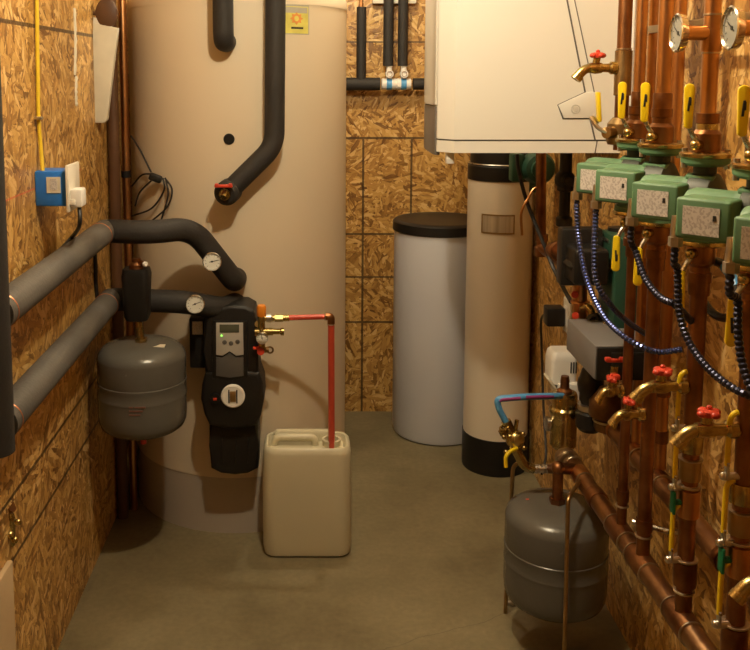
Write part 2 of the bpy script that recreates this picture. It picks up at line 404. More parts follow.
# ------------------------------------------------------------------ the large storage tank
TX, TY, TR = -0.274, 3.387, 0.402
def tank_pt(px, py, out=0.0):
    """point on the tank's jacket seen at a pixel, pushed out along the normal"""
    r = ray(px, py); o = V((0, 0, CAMH)); R = TR+out
    a = r.x**2+r.y**2; b = 2*(r.x*(o.x-TX)+r.y*(o.y-TY)); c = (o.x-TX)**2+(o.y-TY)**2-R*R
    d = max(b*b-4*a*c, 0); t = (-b-math.sqrt(d))/(2*a); return o+r*t
def tank_n(p): return V((p.x-TX, p.y-TY, 0)).normalized()
t = thing('storage_tank', 'tall beige round storage tank with grey base standing at the left', 'tank', (TX, TY, 0))
zbase = atY(238, 478, TY-TR).z
ztop = atY(238, 3, TY-TR).z
bm = B(); lathe(bm, (TX, TY, 0), (0, 0, 1), [(0, 0), (TR-.002, 0), (TR-.002, zbase), (0, zbase)], 96); part('base_ring', bm, 'tank_base', t, 'grey base ring')
bm = B(); lathe(bm, (TX, TY, zbase), (0, 0, 1), [(0, 0), (TR, 0), (TR, ztop-zbase), (0, ztop-zbase)], 96); part('jacket', bm, 'tank', t)
bm = B(); lathe(bm, (TX, TY, ztop), (0, 0, 1), [(0, 0), (TR+.0015, 0), (TR+.0015, .03), (TR-.02, .075), (TR-.12, .10), (0, .11)], 96); part('lid', bm, 'tank', t)
# vertical jacket seam
bm = B(); a = tank_pt(238, 60); ang = math.atan2(a.y-TY, a.x-TX)
for k in (0, 1):
    pass
pr = [V((TX+(TR+.0012)*math.cos(ang+d), TY+(TR+.0012)*math.sin(ang+d), zbase+.002)) for d in (-.008, .008)]
pr2 = [V((TX+(TR-.004)*math.cos(ang+d), TY+(TR-.004)*math.sin(ang+d), zbase+.002)) for d in (.008, -.008)]
prism(bm, pr+pr2, (0, 0, ztop-zbase-.004)); part('jacket_seam', bm, 'tank', t)
p = tank_pt(229, 139); n = tank_n(p)
bm = B(); lathe(bm, p-n*.004, n, [(0, 0), (.0185, 0), (.0185, .007), (.015, .010), (0, .010)], 24); part('port_plug', bm, 'black', t, 'round black plug')
# sticker: curved patch
def patch(x0, x1, y0, y1, lift, nseg=8):
    bm = B(); L = []
    pa, pb = tank_pt(x0, (y0+y1)/2), tank_pt(x1, (y0+y1)/2)
    a0 = math.atan2(pa.y-TY, pa.x-TX); a1 = math.atan2(pb.y-TY, pb.x-TX)
    zt, zz = tank_pt((x0+x1)/2, y0).z, tank_pt((x0+x1)/2, y1).z
    for R in (TR+lift, TR-.002):
        for z in (zt, zz):
            L.append([bm.verts.new((TX+R*math.cos(a0+(a1-a0)*k/nseg), TY+R*math.sin(a0+(a1-a0)*k/nseg), z)) for k in range(nseg+1)])
    def strip(A, C):
        for k in range(nseg): bm.faces.new((A[k], A[k+1], C[k+1], C[k]))
    strip(L[0], L[1]); strip(L[2], L[3]); strip(L[0], L[2]); strip(L[1], L[3])
    for k in (0, nseg): bm.faces.new((L[0][k], L[1][k], L[3][k], L[2][k]))
    return bm
st = part('sticker', patch(283.5, 309, 3, 34.5, .0008), 'sticker_grey', t, 'yellow and grey sticker with orange emblem')
part('sticker_field', patch(284.5, 308, 6.5, 33.5, .0014), 'sticker', st, 'yellow field')
part('sticker_band', patch(285.5, 307, 7.2, 13, .0018), 'sticker_grey', st, 'grey heading band')
bm = B(); c = tank_pt(296.5, 18.5, .0015); n = tank_n(c); d, ux, uy = basis(n); prof = []
pts = []
for k in range(24):
    rr = .0185 if k % 3 else .026
    pts.append(c+(ux*math.cos(2*PI*k/24)+uy*math.sin(2*PI*k/24)*.8)*rr)
prism(bm, pts, n*.0015); part('emblem', bm, 'sun', st, 'orange sun shaped emblem')
bm = B(); c = tank_pt(296.5, 18.5, .003); cyl(bm, c, c+n*.001, .009); part('emblem_centre', bm, 'sticker', st)
part('sticker_print', patch(291, 303, 27, 29, .0018), 'ink', st, 'dark line of print')

# black foam elbow at the top of the tank
bm = B(); e = tank_pt(226, 42); n = tank_n(e); q = e+n*.072
tube(bm, fillet([V((q.x, q.y, 2.38)), V((q.x, q.y, e.z)), e-n*.01], .05), .0335, 24)
solo('insulated_pipe', bm, 'foam', 'short black foam-covered pipe bending into the top of the beige tank', 'pipe')
# long black foam drop with drain valve
pa = tank_pt(275.5, 5, .07); pc = tank_pt(274.5, 146, .07); pe = tank_pt(231, 187, .10)
t = thing('insulated_drop_pipe', 'long black foam-covered pipe angling down the tank front to a drain valve', 'pipe', pc)
bm = B(); pend = tank_pt(228.5, 191.5, .072); tube(bm, fillet([V((pa.x, pa.y, 2.38)), pa, pc, pend], .05, 10), .0330, 24); part('foam_sleeve', bm, 'foam', t)
n = V((-.2, -1, -.1)).normalized()
bm = B(); cyl(bm, pend+n*-.03, pend+n*.036, .041, 28, bev=.010); part('end_cap', bm, 'foam', t)
bm = B(); cyl(bm, pend+n*.03, pend+n*.048, .019, 12); cyl(bm, pend+n*.045+V((0, 0, .006)), pend+n*.062+V((0, 0, -.006)), .012, 12); part('drain_spout', bm, 'brass', t, 'brass drain spout')
bm = B(); hc = pend+n*.055+V((0, 0, .030)); box(bm, hc, (.058, .016, .009), None, .003)
for s in (-1, 1): box(bm, hc+V((s*.022, 0, .004)), (.012, .018, .009), None, .003)
part('valve_handle', bm, 'red', t, 'red handle')

# ------------------------------------------------------------------ insulated pipes along the left wall
def gauge(name, label, c, n, r, group=None, needle=0.5, depth=.022, stem=None, dialm='dial'):
    n = V(n).normalized(); c = V(c)
    t = thing(name, label, 'gauge', c, group)
    up = V((0, 0, 1)); up = (up-n*up.dot(n)).normalized(); rt = up.cross(n).normalized()
    bm = B(); lathe(bm, c-n*depth, n, [(0, 0), (r*.86, 0), (r*.95, depth*.2), (r*.95, depth), (r, depth), (r, depth+.005), (r*.93, depth+.007), (r*.86, depth+.004), (r*.86, depth-.001), (0, depth-.001)], 36); part('case', bm, 'chrome', t, 'chrome case')
    bm = B(); cyl(bm, c-n*.0008, c+n*.0012, r*.85, 32); f = part('dial', bm, dialm, t, 'pale dial')
    bm = B()
    for k in range(11):
        a = math.radians(225-27*k); u = rt*math.cos(a)+up*math.sin(a)
        box(bm, c+n*.0014+u*r*.70, (r*.16, r*.035, .0006), (u, u.cross(n), n))
    part('scale_marks', bm, 'ink', f)
    bm = B(); a = math.radians(needle); u = rt*math.cos(a)+up*math.sin(a)
    box(bm, c+n*.002+u*r*.18, (r*.95, r*.06, .0008), (u, u.cross(n), n)); cyl(bm, c+n*.001, c+n*.003, r*.1, 12); part('needle', bm, 'ink', t)
    bm = B(); lathe(bm, c+n*.0035, n, [(0, .0014), (r*.5, .001), (r*.86, 0)], 32); part('lens', bm, 'glass', t, 'clear lens')
    if stem is not None:
        bm = B(); cyl(bm, c-n*depth, V(stem), r*.38, 14); part('stem', bm, 'copper', t, 'copper stem')
    return t

PX = -0.645
zu = atX(100, 235, PX).z; Yu = atX(100, 235, PX).y
Yn = 1.76
R1 = .0375
def left_run(z, px_corner, tail, name, label, key):
    Yc = atX(px_corner, 240 if z > 1 else 305, PX).y
    t = thing(name, label, 'pipe', (PX, Yc, z))
    corner = V((PX, Yc, z))
    bm = B(); tube(bm, [V((PX, Yn+.03, z)), corner+V((0, .01, 0))], R1, 28); part('wall_sleeve', bm, 'foam_grey', t, 'grey foam sleeve along the wall')
    bm = B(); tube(bm, fillet([corner+V((0, -.04, 0)), corner+V((0, .022, 0))]+tail, .22, 14), R1*.985, 28); part('cross_sleeve', bm, 'foam', t)
    for y in (Yn+.062, Yc-.055):
        bm = B(); torus(bm, (PX, y, z), (0, 1, .1), R1-.0005, .0022, 36, 6); part('tie_wire', bm, 'ring', t, 'copper tie wire')
    return t, corner
ue = tank_pt(236, 278)
un = tank_n(ue)
um = V((atY(192, 232, 2.83).x, 2.83, zu))
t_up, _ = left_run(zu, 104, [V((-.50, 2.74, zu)), um, ue+V((.0, -.055, .0)), ue-un*.01], 'insulated_pipe', 'upper grey foam-covered pipe along the left wall crossing to the tank', 'u')
zlw = atX(108, 303, PX).z
le = tank_pt(240, 303)
t_lo, _ = left_run(zlw, 110, [V((-.40, 2.84, zlw-.012)), V((le.x-.05, le.y-.10, le.z+.005)), tank_pt(236, 303, -.01)], 'insulated_pipe', 'lower grey foam-covered pipe along the left wall running behind the controller', 'l')
# the black riser at the left edge
bm = B(); tube(bm, fillet([V((PX, Yn, 2.40)), V((PX, Yn, zlw+.04)), V((PX, Yn, zlw-.045))], .02), .0385, 28)
solo('insulated_riser', bm, 'foam', 'upright black foam-covered pipe at the left edge of the picture', 'pipe')
# gauges on them
def pipe_gauge(px, py, Y, label, needle):
    c = atY(px, py, Y); return gauge('temperature_gauge', label, c, (.12, -1, .08), .030, 'round white gauges on the insulated pipes', needle)
pipe_gauge(212, 261.5, 2.80, 'round white gauge on the upper foam-covered pipe by the tank', 12)
pipe_gauge(195, 304, 2.78, 'round white gauge on the lower foam-covered pipe beside the controller', 20)

# air separator in black insulation
ac = atY(137, 293, 2.745); zt_ = atY(137, 268, 2.745).z; zb_ = atY(137, 319, 2.745).z
t = thing('air_separator', 'upright black insulated air separator above the left grey expansion tank', 'air separator', (ac.x, 2.745, zb_))
bm = B(); loft(bm, [rrect((ac.x, 2.745), w, d, .02, z) for (w, d, z) in ((.066, .066, zb_), (.076, .076, zb_+.012), (.080, .078, zb_+.08), (.086, .082, zt_-.02), (.078, .074, zt_))]); part('insulation_shell', bm, 'black_epp', t)
bm = B(); lathe(bm, (ac.x, 2.745, zt_), (0, 0, 1), [(.022, 0), (.022, .012), (.014, .02), (.014, .03), (0, .03)], 20); cyl(bm, (ac.x+.012, 2.74, zt_+.018), (ac.x+.03, 2.72, zt_+.018), .009, 12); part('vent_cap', bm, 'copper_dull', t, 'copper vent cap')
bm = B(); cyl(bm, (ac.x+.028, 2.722, zt_+.018), (ac.x+.036, 2.714, zt_+.018), .008, 12, bev=.002); part('vent_screw', bm, 'white', t, 'white screw')
# expansion tanks: same shape, two sizes and places
def expansion_tank(label, cx, cy, ztop, zbot, R, sticker, drain, foot):
    t = thing('expansion_tank', label, 'tank', (cx, cy, zbot), 'grey steel expansion tanks')
    H = ztop-zbot; zm = zbot+H*.50
    dome = [(R*max(math.cos(a), 0)**.42, ztop-.046+.046*math.sin(a)**1.15) for a in [PI/2*k/14 for k in range(14)]]+[(0, ztop)]
    up = [(R*.985, zm+.022), (R*.998, zm+.028)]+dome
    bm = B(); lathe(bm, (cx, cy, 0), (0, 0, 1), [(0, zm)]+up, 64); part('upper_shell', bm, 'tank_gray', t)
    bm = B(); lathe(bm, (cx, cy, 0), (0, 0, 1), [(R*.97, zm-.026), (R*1.008, zm-.023), (R*1.008, zm-.018), (R*.998, zm-.014), (R*.998, zm+.014), (R*1.008, zm+.019), (R*1.008, zm+.024), (R*.97, zm+.028)], 64); part('crimp_band', bm, 'tank_gray', t)
    lo = [(0, zbot), (R*.6, zbot+.002), (R*.84, zbot+.009), (R*.94, zbot+.020), (R*.985, zbot+.036), (R, zbot+.06), (R, zm-.02), (0, zm-.02)]
    bm = B(); lathe(bm, (cx, cy, 0), (0, 0, 1), lo, 64); part('lower_shell', bm, 'tank_gray', t)
    return t
lx, ly = -.535, 2.745
lzt = atY(141, 337.5, ly).z-.013; lzb = atY(141, 440, ly-.12).z-.012
t = expansion_tank('grey expansion tank hanging below the air separator at left', lx, ly, lzt, lzb, .1385, True, True, False)
bm = B(); cyl(bm, (lx, ly, lzt-.005), (ac.x, 2.745, zb_+.012), .0125, 16); cyl(bm, (lx, ly, lzt-.004), (lx, ly, lzt+.012), .02, 6); part('neck', bm, 'brass', t, 'brass neck')
bm = B(); lathe(bm, (lx, ly, lzb), (0, 0, 1), [(0, -.05), (.009, -.05), (.011, -.03), (.011, .004), (0, .004)], 14); part('valve_cap', bm, 'red', t, 'red valve cap')
sp_ = atZ(159, 346.5, lzt-.004)
bm = B(); box(bm, (sp_.x, sp_.y, lzt-.003), (.036, .026, .004), None); part('sticker', bm, 'paper', t, 'small white sticker')
pl = atY(142, 414, ly-.1385)
bm = B()
for k in range(3): box(bm, (lx+.01-.004*k, ly-.1385, pl.z+.02-.012*k), (.05-.008*k, .002, .004), None)
part('faded_print', bm, 'faded_red', t, 'faded red print')

# ------------------------------------------------------------------ pump station with controller on the tank front
YS = 2.85
def spt(px, py, Y=YS): return atY(px, py, Y)
t = thing('solar_pump_station', 'black pump station with grey control panel mounted on the tank front', 'pump station', (spt(233, 475).x, 2.86, spt(233, 475).z))
up_o = [(204, 322), (208, 313), (216, 308.5), (230, 305.5), (246, 306.5), (254, 311), (256.5, 322), (258, 350), (259, 376), (233, 380), (205, 376), (203.5, 350)]
bm = B(); prism(bm, [spt(*p) for p in up_o], (0, .125, 0), .012, 3); part('upper_shell', bm, 'black_epp', t)
md_o = [(205, 373), (233, 369), (259, 373), (263, 384), (264, 400), (261, 415), (258, 426), (233, 431), (209, 426), (204, 415), (200.5, 400), (201.5, 386)]
bm = B(); prism(bm, [spt(p[0], p[1], YS-.008) for p in md_o], (0, .125, 0), .014, 3); part('middle_shell', bm, 'black_epp', t)
lo_o = [(209, 420), (258, 420), (258.5, 445), (258, 469), (248, 474), (235, 475.5), (221, 474), (211, 469), (209, 445)]
bm = B(); prism(bm, [spt(p[0], p[1], YS+.025) for p in lo_o], (0, .10, 0), .012, 3); part('lower_shell', bm, 'black_epp', t)
bm = B()
for px in (222, 236, 248): 
    a = spt(px, 437, YS+.024); b2 = spt(px, 464, YS+.024); box(bm, (a+b2)/2, (.005, .006, (a-b2).length), None, .002)
part('ribs', bm, 'black_epp', t)
def flat(poly, y0, thick, bev=.002):
    bm = B(); prism(bm, [spt(p[0], p[1], y0) for p in poly], (0, thick, 0), bev); return bm
bz = part('controller_bezel', flat([(212.5, 321), (247, 321), (247.5, 378), (230, 381), (212, 378)], YS-.010, .014, .004), 'black', t)
pn = part('control_panel', flat([(216, 323), (243, 323), (243.5, 355), (236, 356), (229.5, 350.5), (223, 356), (216, 355)], YS-.014, .008), 'grey_panel', t, 'silver-grey control panel')
part('display', flat([(219.5, 324.6), (239, 324.6), (239, 332.5), (219.5, 332.5)], YS-.0155, .003, .0006), 'lcd', pn, 'dark display')
for (x, y) in ((224.5, 342.5), (231, 343.5), (237.5, 342)):
    c = spt(x, y, YS-.0155); bm = B(); lathe(bm, c, (0, 1, 0), [(0, -.0012), (.006, -.001), (.008, .002), (0, .002)], 16); part('button', bm, 'grey_dark', pn)
bm = B(); c = spt(221.5, 335.7, YS-.015); ball(bm, c, .0028, 10); part('indicator_light', bm, 'led', pn, 'lit green indicator')
part('lower_panel', flat([(216, 357), (223, 358), (229.5, 352.5), (236, 358), (243.5, 357), (243.5, 376), (230, 378), (216, 376)], YS-.0125, .006), 'grey_dark', t, 'dark grey panel')
c = spt(233, 396, YS-.012)
bm = B(); lathe(bm, c, (0, -1, 0), [(0, -.004), (.039, -.004), (.039, .003), (.034, .006), (.034, .004), (0, .004)], 36); fd = part('flow_meter_dial', bm, 'dial', t, 'round white dial')
bm = B(); box(bm, c+V((0, -.005, 0)), (.020, .004, .036), None, .002); part('sight_window', bm, 'bronze', fd, 'amber sight window')
bm = B()
for s in (-1, 1): box(bm, c+V((s*.013, -.0052, 0)), (.004, .002, .045), None)
part('scale_marks', bm, 'ink', fd)
c = spt(215, 399, YS-.018)
bm = B(); lathe(bm, c, (0, -1, 0), [(0, -.012), (.018, -.012), (.016, 0), (0, 0)], 24); kn = part('knob', bm, 'black', t)
bm = B(); box(bm, c+V((0, -.001, 0)), (.012, .004, .008), None, .001); part('knob_mark', bm, 'red', kn, 'red mark')
lb = spt(197.5, 328, 2.90)
bm = B(); box(bm, lb, (.034, .003, .043), None); part('rating_label', bm, 'code', t, 'small white label')
bm = B(); p0 = spt(190, 372, 2.93); boxmm(bm, (spt(190, 316, 2.93).x, 2.905, spt(190, 366, 2.93).z), (spt(206, 316, 2.93).x, 2.965, spt(190, 316, 2.93).z), .006); part('side_block', bm, 'black_epp', t)
# safety group to the right of the pump station
g0 = spt(261.5, 318, 2.84); GY = 2.84
t = thing('safety_valve_group', 'brass safety valve group with orange cap beside the black pump station', 'valve', g0)
bm = B(); cyl(bm, spt(261.5, 352, GY), spt(261.5, 314, GY), .012, 16); cyl(bm, spt(255, 332, GY), spt(273, 331.5, GY), .0125, 16); cyl(bm, spt(262, 318, GY), spt(279, 318, GY), .0095, 16); cyl(bm, spt(258, 324, GY), spt(258, 324, GY+.12), .011, 14)
lathe(bm, spt(271, 331.5, GY), (1, 0, 0), [(0, 0), (.0095, 0), (.0095, .03), (.013, .034), (.013, .042), (0, .042)], 16); part('body', bm, 'brass', t)
bm = B(); lathe(bm, spt(261.5, 316, GY), (0, 0, 1), [(0, 0), (.014, 0), (.0155, .008), (.0155, .03), (.012, .036), (0, .036)], 14); part('relief_cap', bm, 'orange', t, 'orange relief cap')
bm = B(); lathe(bm, spt(266.5, 318, GY), (1, 0, 0), [(0, 0), (.015, 0), (.015, .016), (.011, .02), (0, .02)], 18); part('union_nut', bm, 'steel', t, 'chrome union nut')
bm = B(); cyl(bm, spt(275, 318, GY), spt(283, 318, GY), .013, 6); cyl(bm, spt(283, 318, GY), spt(289, 317.8, GY), .011, 14); part('adapter', bm, 'brass', t)
bm = B(); lathe(bm, spt(261, 350, GY), (0, -1, 0), [(0, 0), (.012, .002), (.012, .02), (0, .02)], 12); box(bm, spt(256, 348, GY-.01), (.02, .012, .01), None, .003); part('drain_handle', bm, 'red', t, 'red drain handle')
bm = B(); cyl(bm, spt(263, 350, GY), spt(269, 349.5, GY), .010, 14); torus(bm, spt(270, 350, GY-.005), (0, 1, 0), .010, .003, 20, 6); part('drain_cap', bm, 'bronze', t)
gauge('pressure_gauge', 'small white pressure gauge on the brass safety valve group', spt(262, 338, GY-.032), (.05, -1, .05), .0195, None, 100, .012, spt(262, 336, GY))
# red discharge pipe into the jug
t = thing('red_discharge_pipe', 'thin red-painted copper pipe running from the safety valve down into the jug', 'pipe', spt(331, 445, GY))
el = spt(331.2, 316.5, GY); zj = spt(333, 440, GY)
bm = B(); cyl(bm, spt(289, 317.8, GY), el+V((-.006, 0, 0)), .0088, 16); part('horizontal_run', bm, 'red_pipe', t)
bm = B(); cyl(bm, el+V((0, 0, -.012)), V((el.x, GY+.09, .34)) if False else V((el.x+.004, GY+.055, .31)), .0108, 16); part('vertical_run', bm, 'red_pipe', t)
bm = B(); tube(bm, fillet([el+V((-.02, 0, 0)), el, el+V((0, .002, -.026))], .014), .0122, 16); part('elbow', bm, 'copper_dull', t, 'bare metal elbow')
bm = B(); torus(bm, el+V((-.02, 0, 0)), (1, 0, 0), .0115, .002); torus(bm, el+V((0, .002, -.026)), (0, 0, 1), .0115, .002); part('solder_joint', bm, 'solder', t)

# ------------------------------------------------------------------ plastic jug
jx0, jx1 = atZ(263, 556, 0).x, atZ(351, 556, 0).x
jy = atZ(306, 559, 0).y; jd = .165; jc = ((jx0+jx1)/2, jy+jd/2); jw = jx1-jx0
jt = atY(306, 450, jy).z
t = thing('plastic_jug', 'translucent white plastic jug on the floor under the red pipe', 'jug', (jc[0], jc[1], 0))
bm = B(); L = []
for (w, d, r, z) in ((jw-.03, jd-.03, .03, 0), (jw-.008, jd-.008, .038, .008), (jw, jd, .042, .03), (jw+.002, jd+.002, .042, jt*.5), (jw, jd, .042, jt-.045), (jw-.003, jd-.003, .042, jt-.022), (jw-.010, jd-.010, .04, jt-.006), (jw-.022, jd-.022, .036, jt), (jw-.034, jd-.034, .032, jt-.002), (jw-.042, jd-.042, .03, jt-.016), (jw-.050, jd-.050, .028, jt-.022)): L.append(rrect(jc, w, d, r, z))
loft(bm, L); part('body', bm, 'jug', t)
zc = jt-.024
cR = (jc[0]+jw*.28, jc[1]+.01)
bm = B(); lathe(bm, (cR[0], cR[1], zc), (0, 0, 1), [(.030, 0), (.030, .016), (.032, .018), (.032, .024), (.024, .024), (.024, 0)], 28, closed=True); part('spout', bm, 'jug', t)
bm = B(); tube(bm, fillet([V((jc[0]-jw*.38, jc[1]+.012, zc-.004)), V((jc[0]-jw*.36, jc[1]+.012, jt+.004)), V((jc[0]+jw*.08, jc[1]+.012, jt+.004)), V((jc[0]+jw*.10, jc[1]+.012, zc-.004))], .022), .0125, 14); part('handle', bm, 'jug', t)
bm = B(); L = [rrect((jc[0]-.01, jc[1]+jd*.33), jw-.085, .03, .012, z) for z in (zc-.002, jt+.004)]; L.append(rrect((jc[0]-.01, jc[1]+jd*.33), jw-.10, .02, .009, jt+.012)); loft(bm, L); part('moulded_rib', bm, 'jug', t)

# ------------------------------------------------------------------ brine tank and softener at the back
bx, by, br = .565, 3.915, .2015
bz_top = atY(430, 237, by-br).z
t = thing('brine_tank', 'white round brine tank with black lid standing at the back wall', 'tank', (bx, by, 0))
bm = B(); lathe(bm, (bx, by, 0), (0, 0, 1), [(0, 0), (br-.02, 0), (br-.006, .006), (br, .025), (br, bz_top), (0, bz_top)], 72); part('body', bm, 'brine', t)
bm = B(); lathe(bm, (bx, by, bz_top-.002), (0, 0, 1), [(0, 0), (br+.006, 0), (br+.008, .003), (br+.006, .038), (br-.003, .046), (br-.02, .048), (br-.05, .044), (0, .047)], 72); part('lid', bm, 'black', t, 'black lid')
sx, sy, sr = .752, 3.555, .130
zc0 = atY(495, 442, sy-sr).z; zc1 = atY(495, 182, sy-sr).z
t = thing('water_softener', 'slim silver-beige water softener with black head standing under the boiler', 'water softener', (sx, sy, 0))
bm = B(); lathe(bm, (sx, sy, 0), (0, 0, 1), [(0, 0), (sr+.002, 0), (sr+.004, .01), (sr+.003, zc0), (0, zc0)], 64); part('base', bm, 'black', t, 'black base')
bm = B(); lathe(bm, (sx, sy, zc0), (0, 0, 1), [(0, 0), (sr, 0), (sr, zc1-zc0), (0, zc1-zc0)], 64); part('jacket', bm, 'jacket', t)
bm = B(); lathe(bm, (sx, sy, zc1-.002), (0, 0, 1), [(0, 0), (sr+.002, 0), (sr+.002, .055), (sr-.004, .060), (0, .060)], 64); part('collar', bm, 'black', t, 'black collar')
bm = B(); lathe(bm, (sx, sy, zc1+.058), (0, 0, 1), [(0, 0), (sr-.008, 0), (sr-.008, .10), (sr-.02, .12), (0, .12)], 64); hd = part('control_head', bm, 'black', t, 'black control head')
bm = B(); torus(bm, (sx, sy, zc1+.062), (0, 0, 1), sr-.004, .003, 64, 6); part('trim_ring', bm, 'steel', hd, 'thin bright ring')
# nameplate wrapped on the jacket
def wrap(cx, cy, R, a0, a1, z0, z1, lift, n=10):
    bm = B(); pts = [V((cx+(R+lift)*math.cos(a0+(a1-a0)*k/n), cy+(R+lift)*math.sin(a0+(a1-a0)*k/n), z0)) for k in range(n+1)]
    pts += [V((cx+(R-.003)*math.cos(a1+(a0-a1)*k/n), cy+(R-.003)*math.sin(a1+(a0-a1)*k/n), z0)) for k in range(n+1)]
    prism(bm, pts, (0, 0, z1-z0)); return bm
def sang(px):
    r = ray(px, 225); o = V((0, 0, CAMH)); a = r.x**2+r.y**2; b = 2*(r.x*(-sx)+r.y*(-sy)); c = sx*sx+sy*sy-sr*sr
    tt = (-b-math.sqrt(max(b*b-4*a*c, 0)))/(2*a); p = o+r*tt; return math.atan2(p.y-sy, p.x-sx)
z0, z1 = atY(497, 234.5, sy-sr).z, atY(497, 215, sy-sr).z
np_ = part('nameplate', wrap(sx, sy, sr, sang(481.5), sang(514.5), z0, z1, .0015), 'bronze', t, 'metal nameplate')
part('plate_face', wrap(sx, sy, sr, sang(483), sang(513.2), z0+.006, z1-.006, .0022), 'satin', np_, 'brushed metal face')

# ------------------------------------------------------------------ wall-hung boiler on the right wall, its side towards us
YN, YFAR = 2.59, 2.93
fz = lambda px, py: atY(px, py, YN)
x_l = fz(440, 100).x; x_b = fz(455, 100).x
zbot = fz(500, 153).z; zseam = fz(500, 141).z
t = thing('wall_boiler', 'big cream wall-hung boiler above the water softener on the right', 'boiler', (XR-.2, (YN+YFAR)/2, zbot))
def outline(z, dz, inset=0): return [V(p) for p in ((XR, YN+inset, z), (x_b, YN+inset, z), (x_l+inset, YN+.045, z), (x_l+inset, YFAR, z), (XR, YFAR, z))]
bm = B(); prism(bm, outline(zseam+.004, 0), (0, 0, 2.25-zseam)); part('casing', bm, 'boiler', t)
bm = B(); prism(bm, outline(zseam-.002, 0, .006), (0, 0, .008)); part('trim_gap', bm, 'seam', t, 'dark seam')
bm = B(); prism(bm, outline(zbot, 0), (0, 0, zseam-zbot-.001)); part('bottom_trim', bm, 'boiler', t)
# curved front cover and grey control panel on the room-facing side
def cover(z0, z1, bulge):
    bm = B(); pts = [V((x_l+.01, YN+.06, z0))]
    for k in range(9):
        s = k/8; pts.append(V((x_l-.004-bulge*math.sin(PI*(.12+.76*s)), YN+.062+(YFAR-.02-YN-.062)*s, z0)))
    pts.append(V((x_l+.01, YFAR-.02, z0))); prism(bm, pts, (0, 0, z1-z0), .004); return bm
zcv = fz(433, 106).z
part('front_cover', cover(zcv, 2.25, .005), 'boiler_cover', t)
part('control_flap', cover(zbot-.012, zcv-.004, .002), 'boiler_grey', t, 'dark grey control flap')
def line(pts, w=.0035, y=YN):
    bm = B()
    for a, b in zip(pts, pts[1:]):
        a, b = fz(*a), fz(*b); d = (b-a); L = d.length; d.normalize()
        box(bm, (a+b)/2+V((0, -.0003, 0)), (L+w*.6, .0022, w), (d, V((0, 1, 0)), d.cross(V((0, 1, 0)))))
    return bm
part('panel_seam', line([(564, -30), (567, 0), (585, 92)], .0045), 'seam', t, 'dark diagonal seam')
part('panel_seam', line([(571, -30), (574.5, 0), (595, 96)], .003), 'boiler_grey', t, 'grey diagonal seam')
part('panel_seam', line([(590, 118.5), (595, 140)], .0045), 'seam', t, 'dark diagonal seam')
part('panel_seam', line([(597, 141), (595, 153)], .003), 'seam', t, 'dark seam')
bm = B(); prism(bm, [fz(*p)+V((0, -.006, 0)) for p in ((558, 105), (585, 92.5), (596, 92), (601, 118), (564, 118))], (0, .01, 0), .002); lt = part('latch_plate', bm, 'boiler', t)
part('latch_outline', line([(585, 92.5), (558, 105), (563, 118.5), (598, 118.5)], .004, YN), 'seam', lt, 'dark outline')
bm = B(); c = fz(575, 109)+V((0, -.006, 0)); torus(bm, c, (0, 1, 0), .012, .002, 24, 6); cyl(bm, c+V((0, .001, 0)), c+V((0, -.002, 0)), .008, 16); part('latch_screw', bm, 'boiler_cover', lt)
bm = B(); c = fz(452, 158); boxmm(bm, (c.x-.012, YN+.03, fz(452, 165).z), (c.x+.012, YN+.055, zbot+.002), .003); part('drain_nub', bm, 'white', t, 'white plastic nub')
# things below the boiler
p = atY(538, 168, 3.22)
t = thing('circulator_pump', 'dark green round circulator pump under the boiler beside the softener head', 'pump', p)
bm = B(); lathe(bm, p+V((0, .05, 0)), (0, -1, 0), [(0, 0), (.048, 0), (.060, .02), (.060, .06), (.05, .085), (.035, .09), (.035, .11), (0, .11)], 28); part('motor', bm, 'green_dark', t)
bm = B(); cyl(bm, p+V((.0, .03, -.09)), p+V((0, .03, .16)), .022, 18); part('flange_neck', bm, 'green_dark', t)
bm = B(); boxmm(bm, p+V((-.095, -.01, -.05)), p+V((-.05, .05, .05)), .006); part('terminal_box', bm, 'green_dark', t)
bm = B(); bp = lambda px, py: atY(px, py, 2.83)
a = bp(564, 150)
t = thing('black_iron_valve', 'black iron valve and nipple hanging under the boiler in front of the wall', 'valve', bp(564, 225))
bm = B(); lathe(bm, bp(564, 226), (0, 0, 1), [(0, 0), (.024, 0), (.026, .004), (.026, .026), (.022, .03), (.017, .032), (.017, .11), (.026, .115), (.026, .13), (.019, .135), (.019, .25), (0, .25)], 20); part('pipe', bm, 'black_iron', t)
bm = B(); ball(bm, bp(565, 180), .033, 20); cyl(bm, bp(565, 180), bp(565, 180)+V((0, -.045, 0)), .014, 14); part('valve_body', bm, 'black_iron', t)
bm = B(); p0 = bp(564, 178); box(bm, p0+V((.035, -.04, .006)), (.016, .008, .055), None, .003); part('valve_lever', bm, 'black', t)
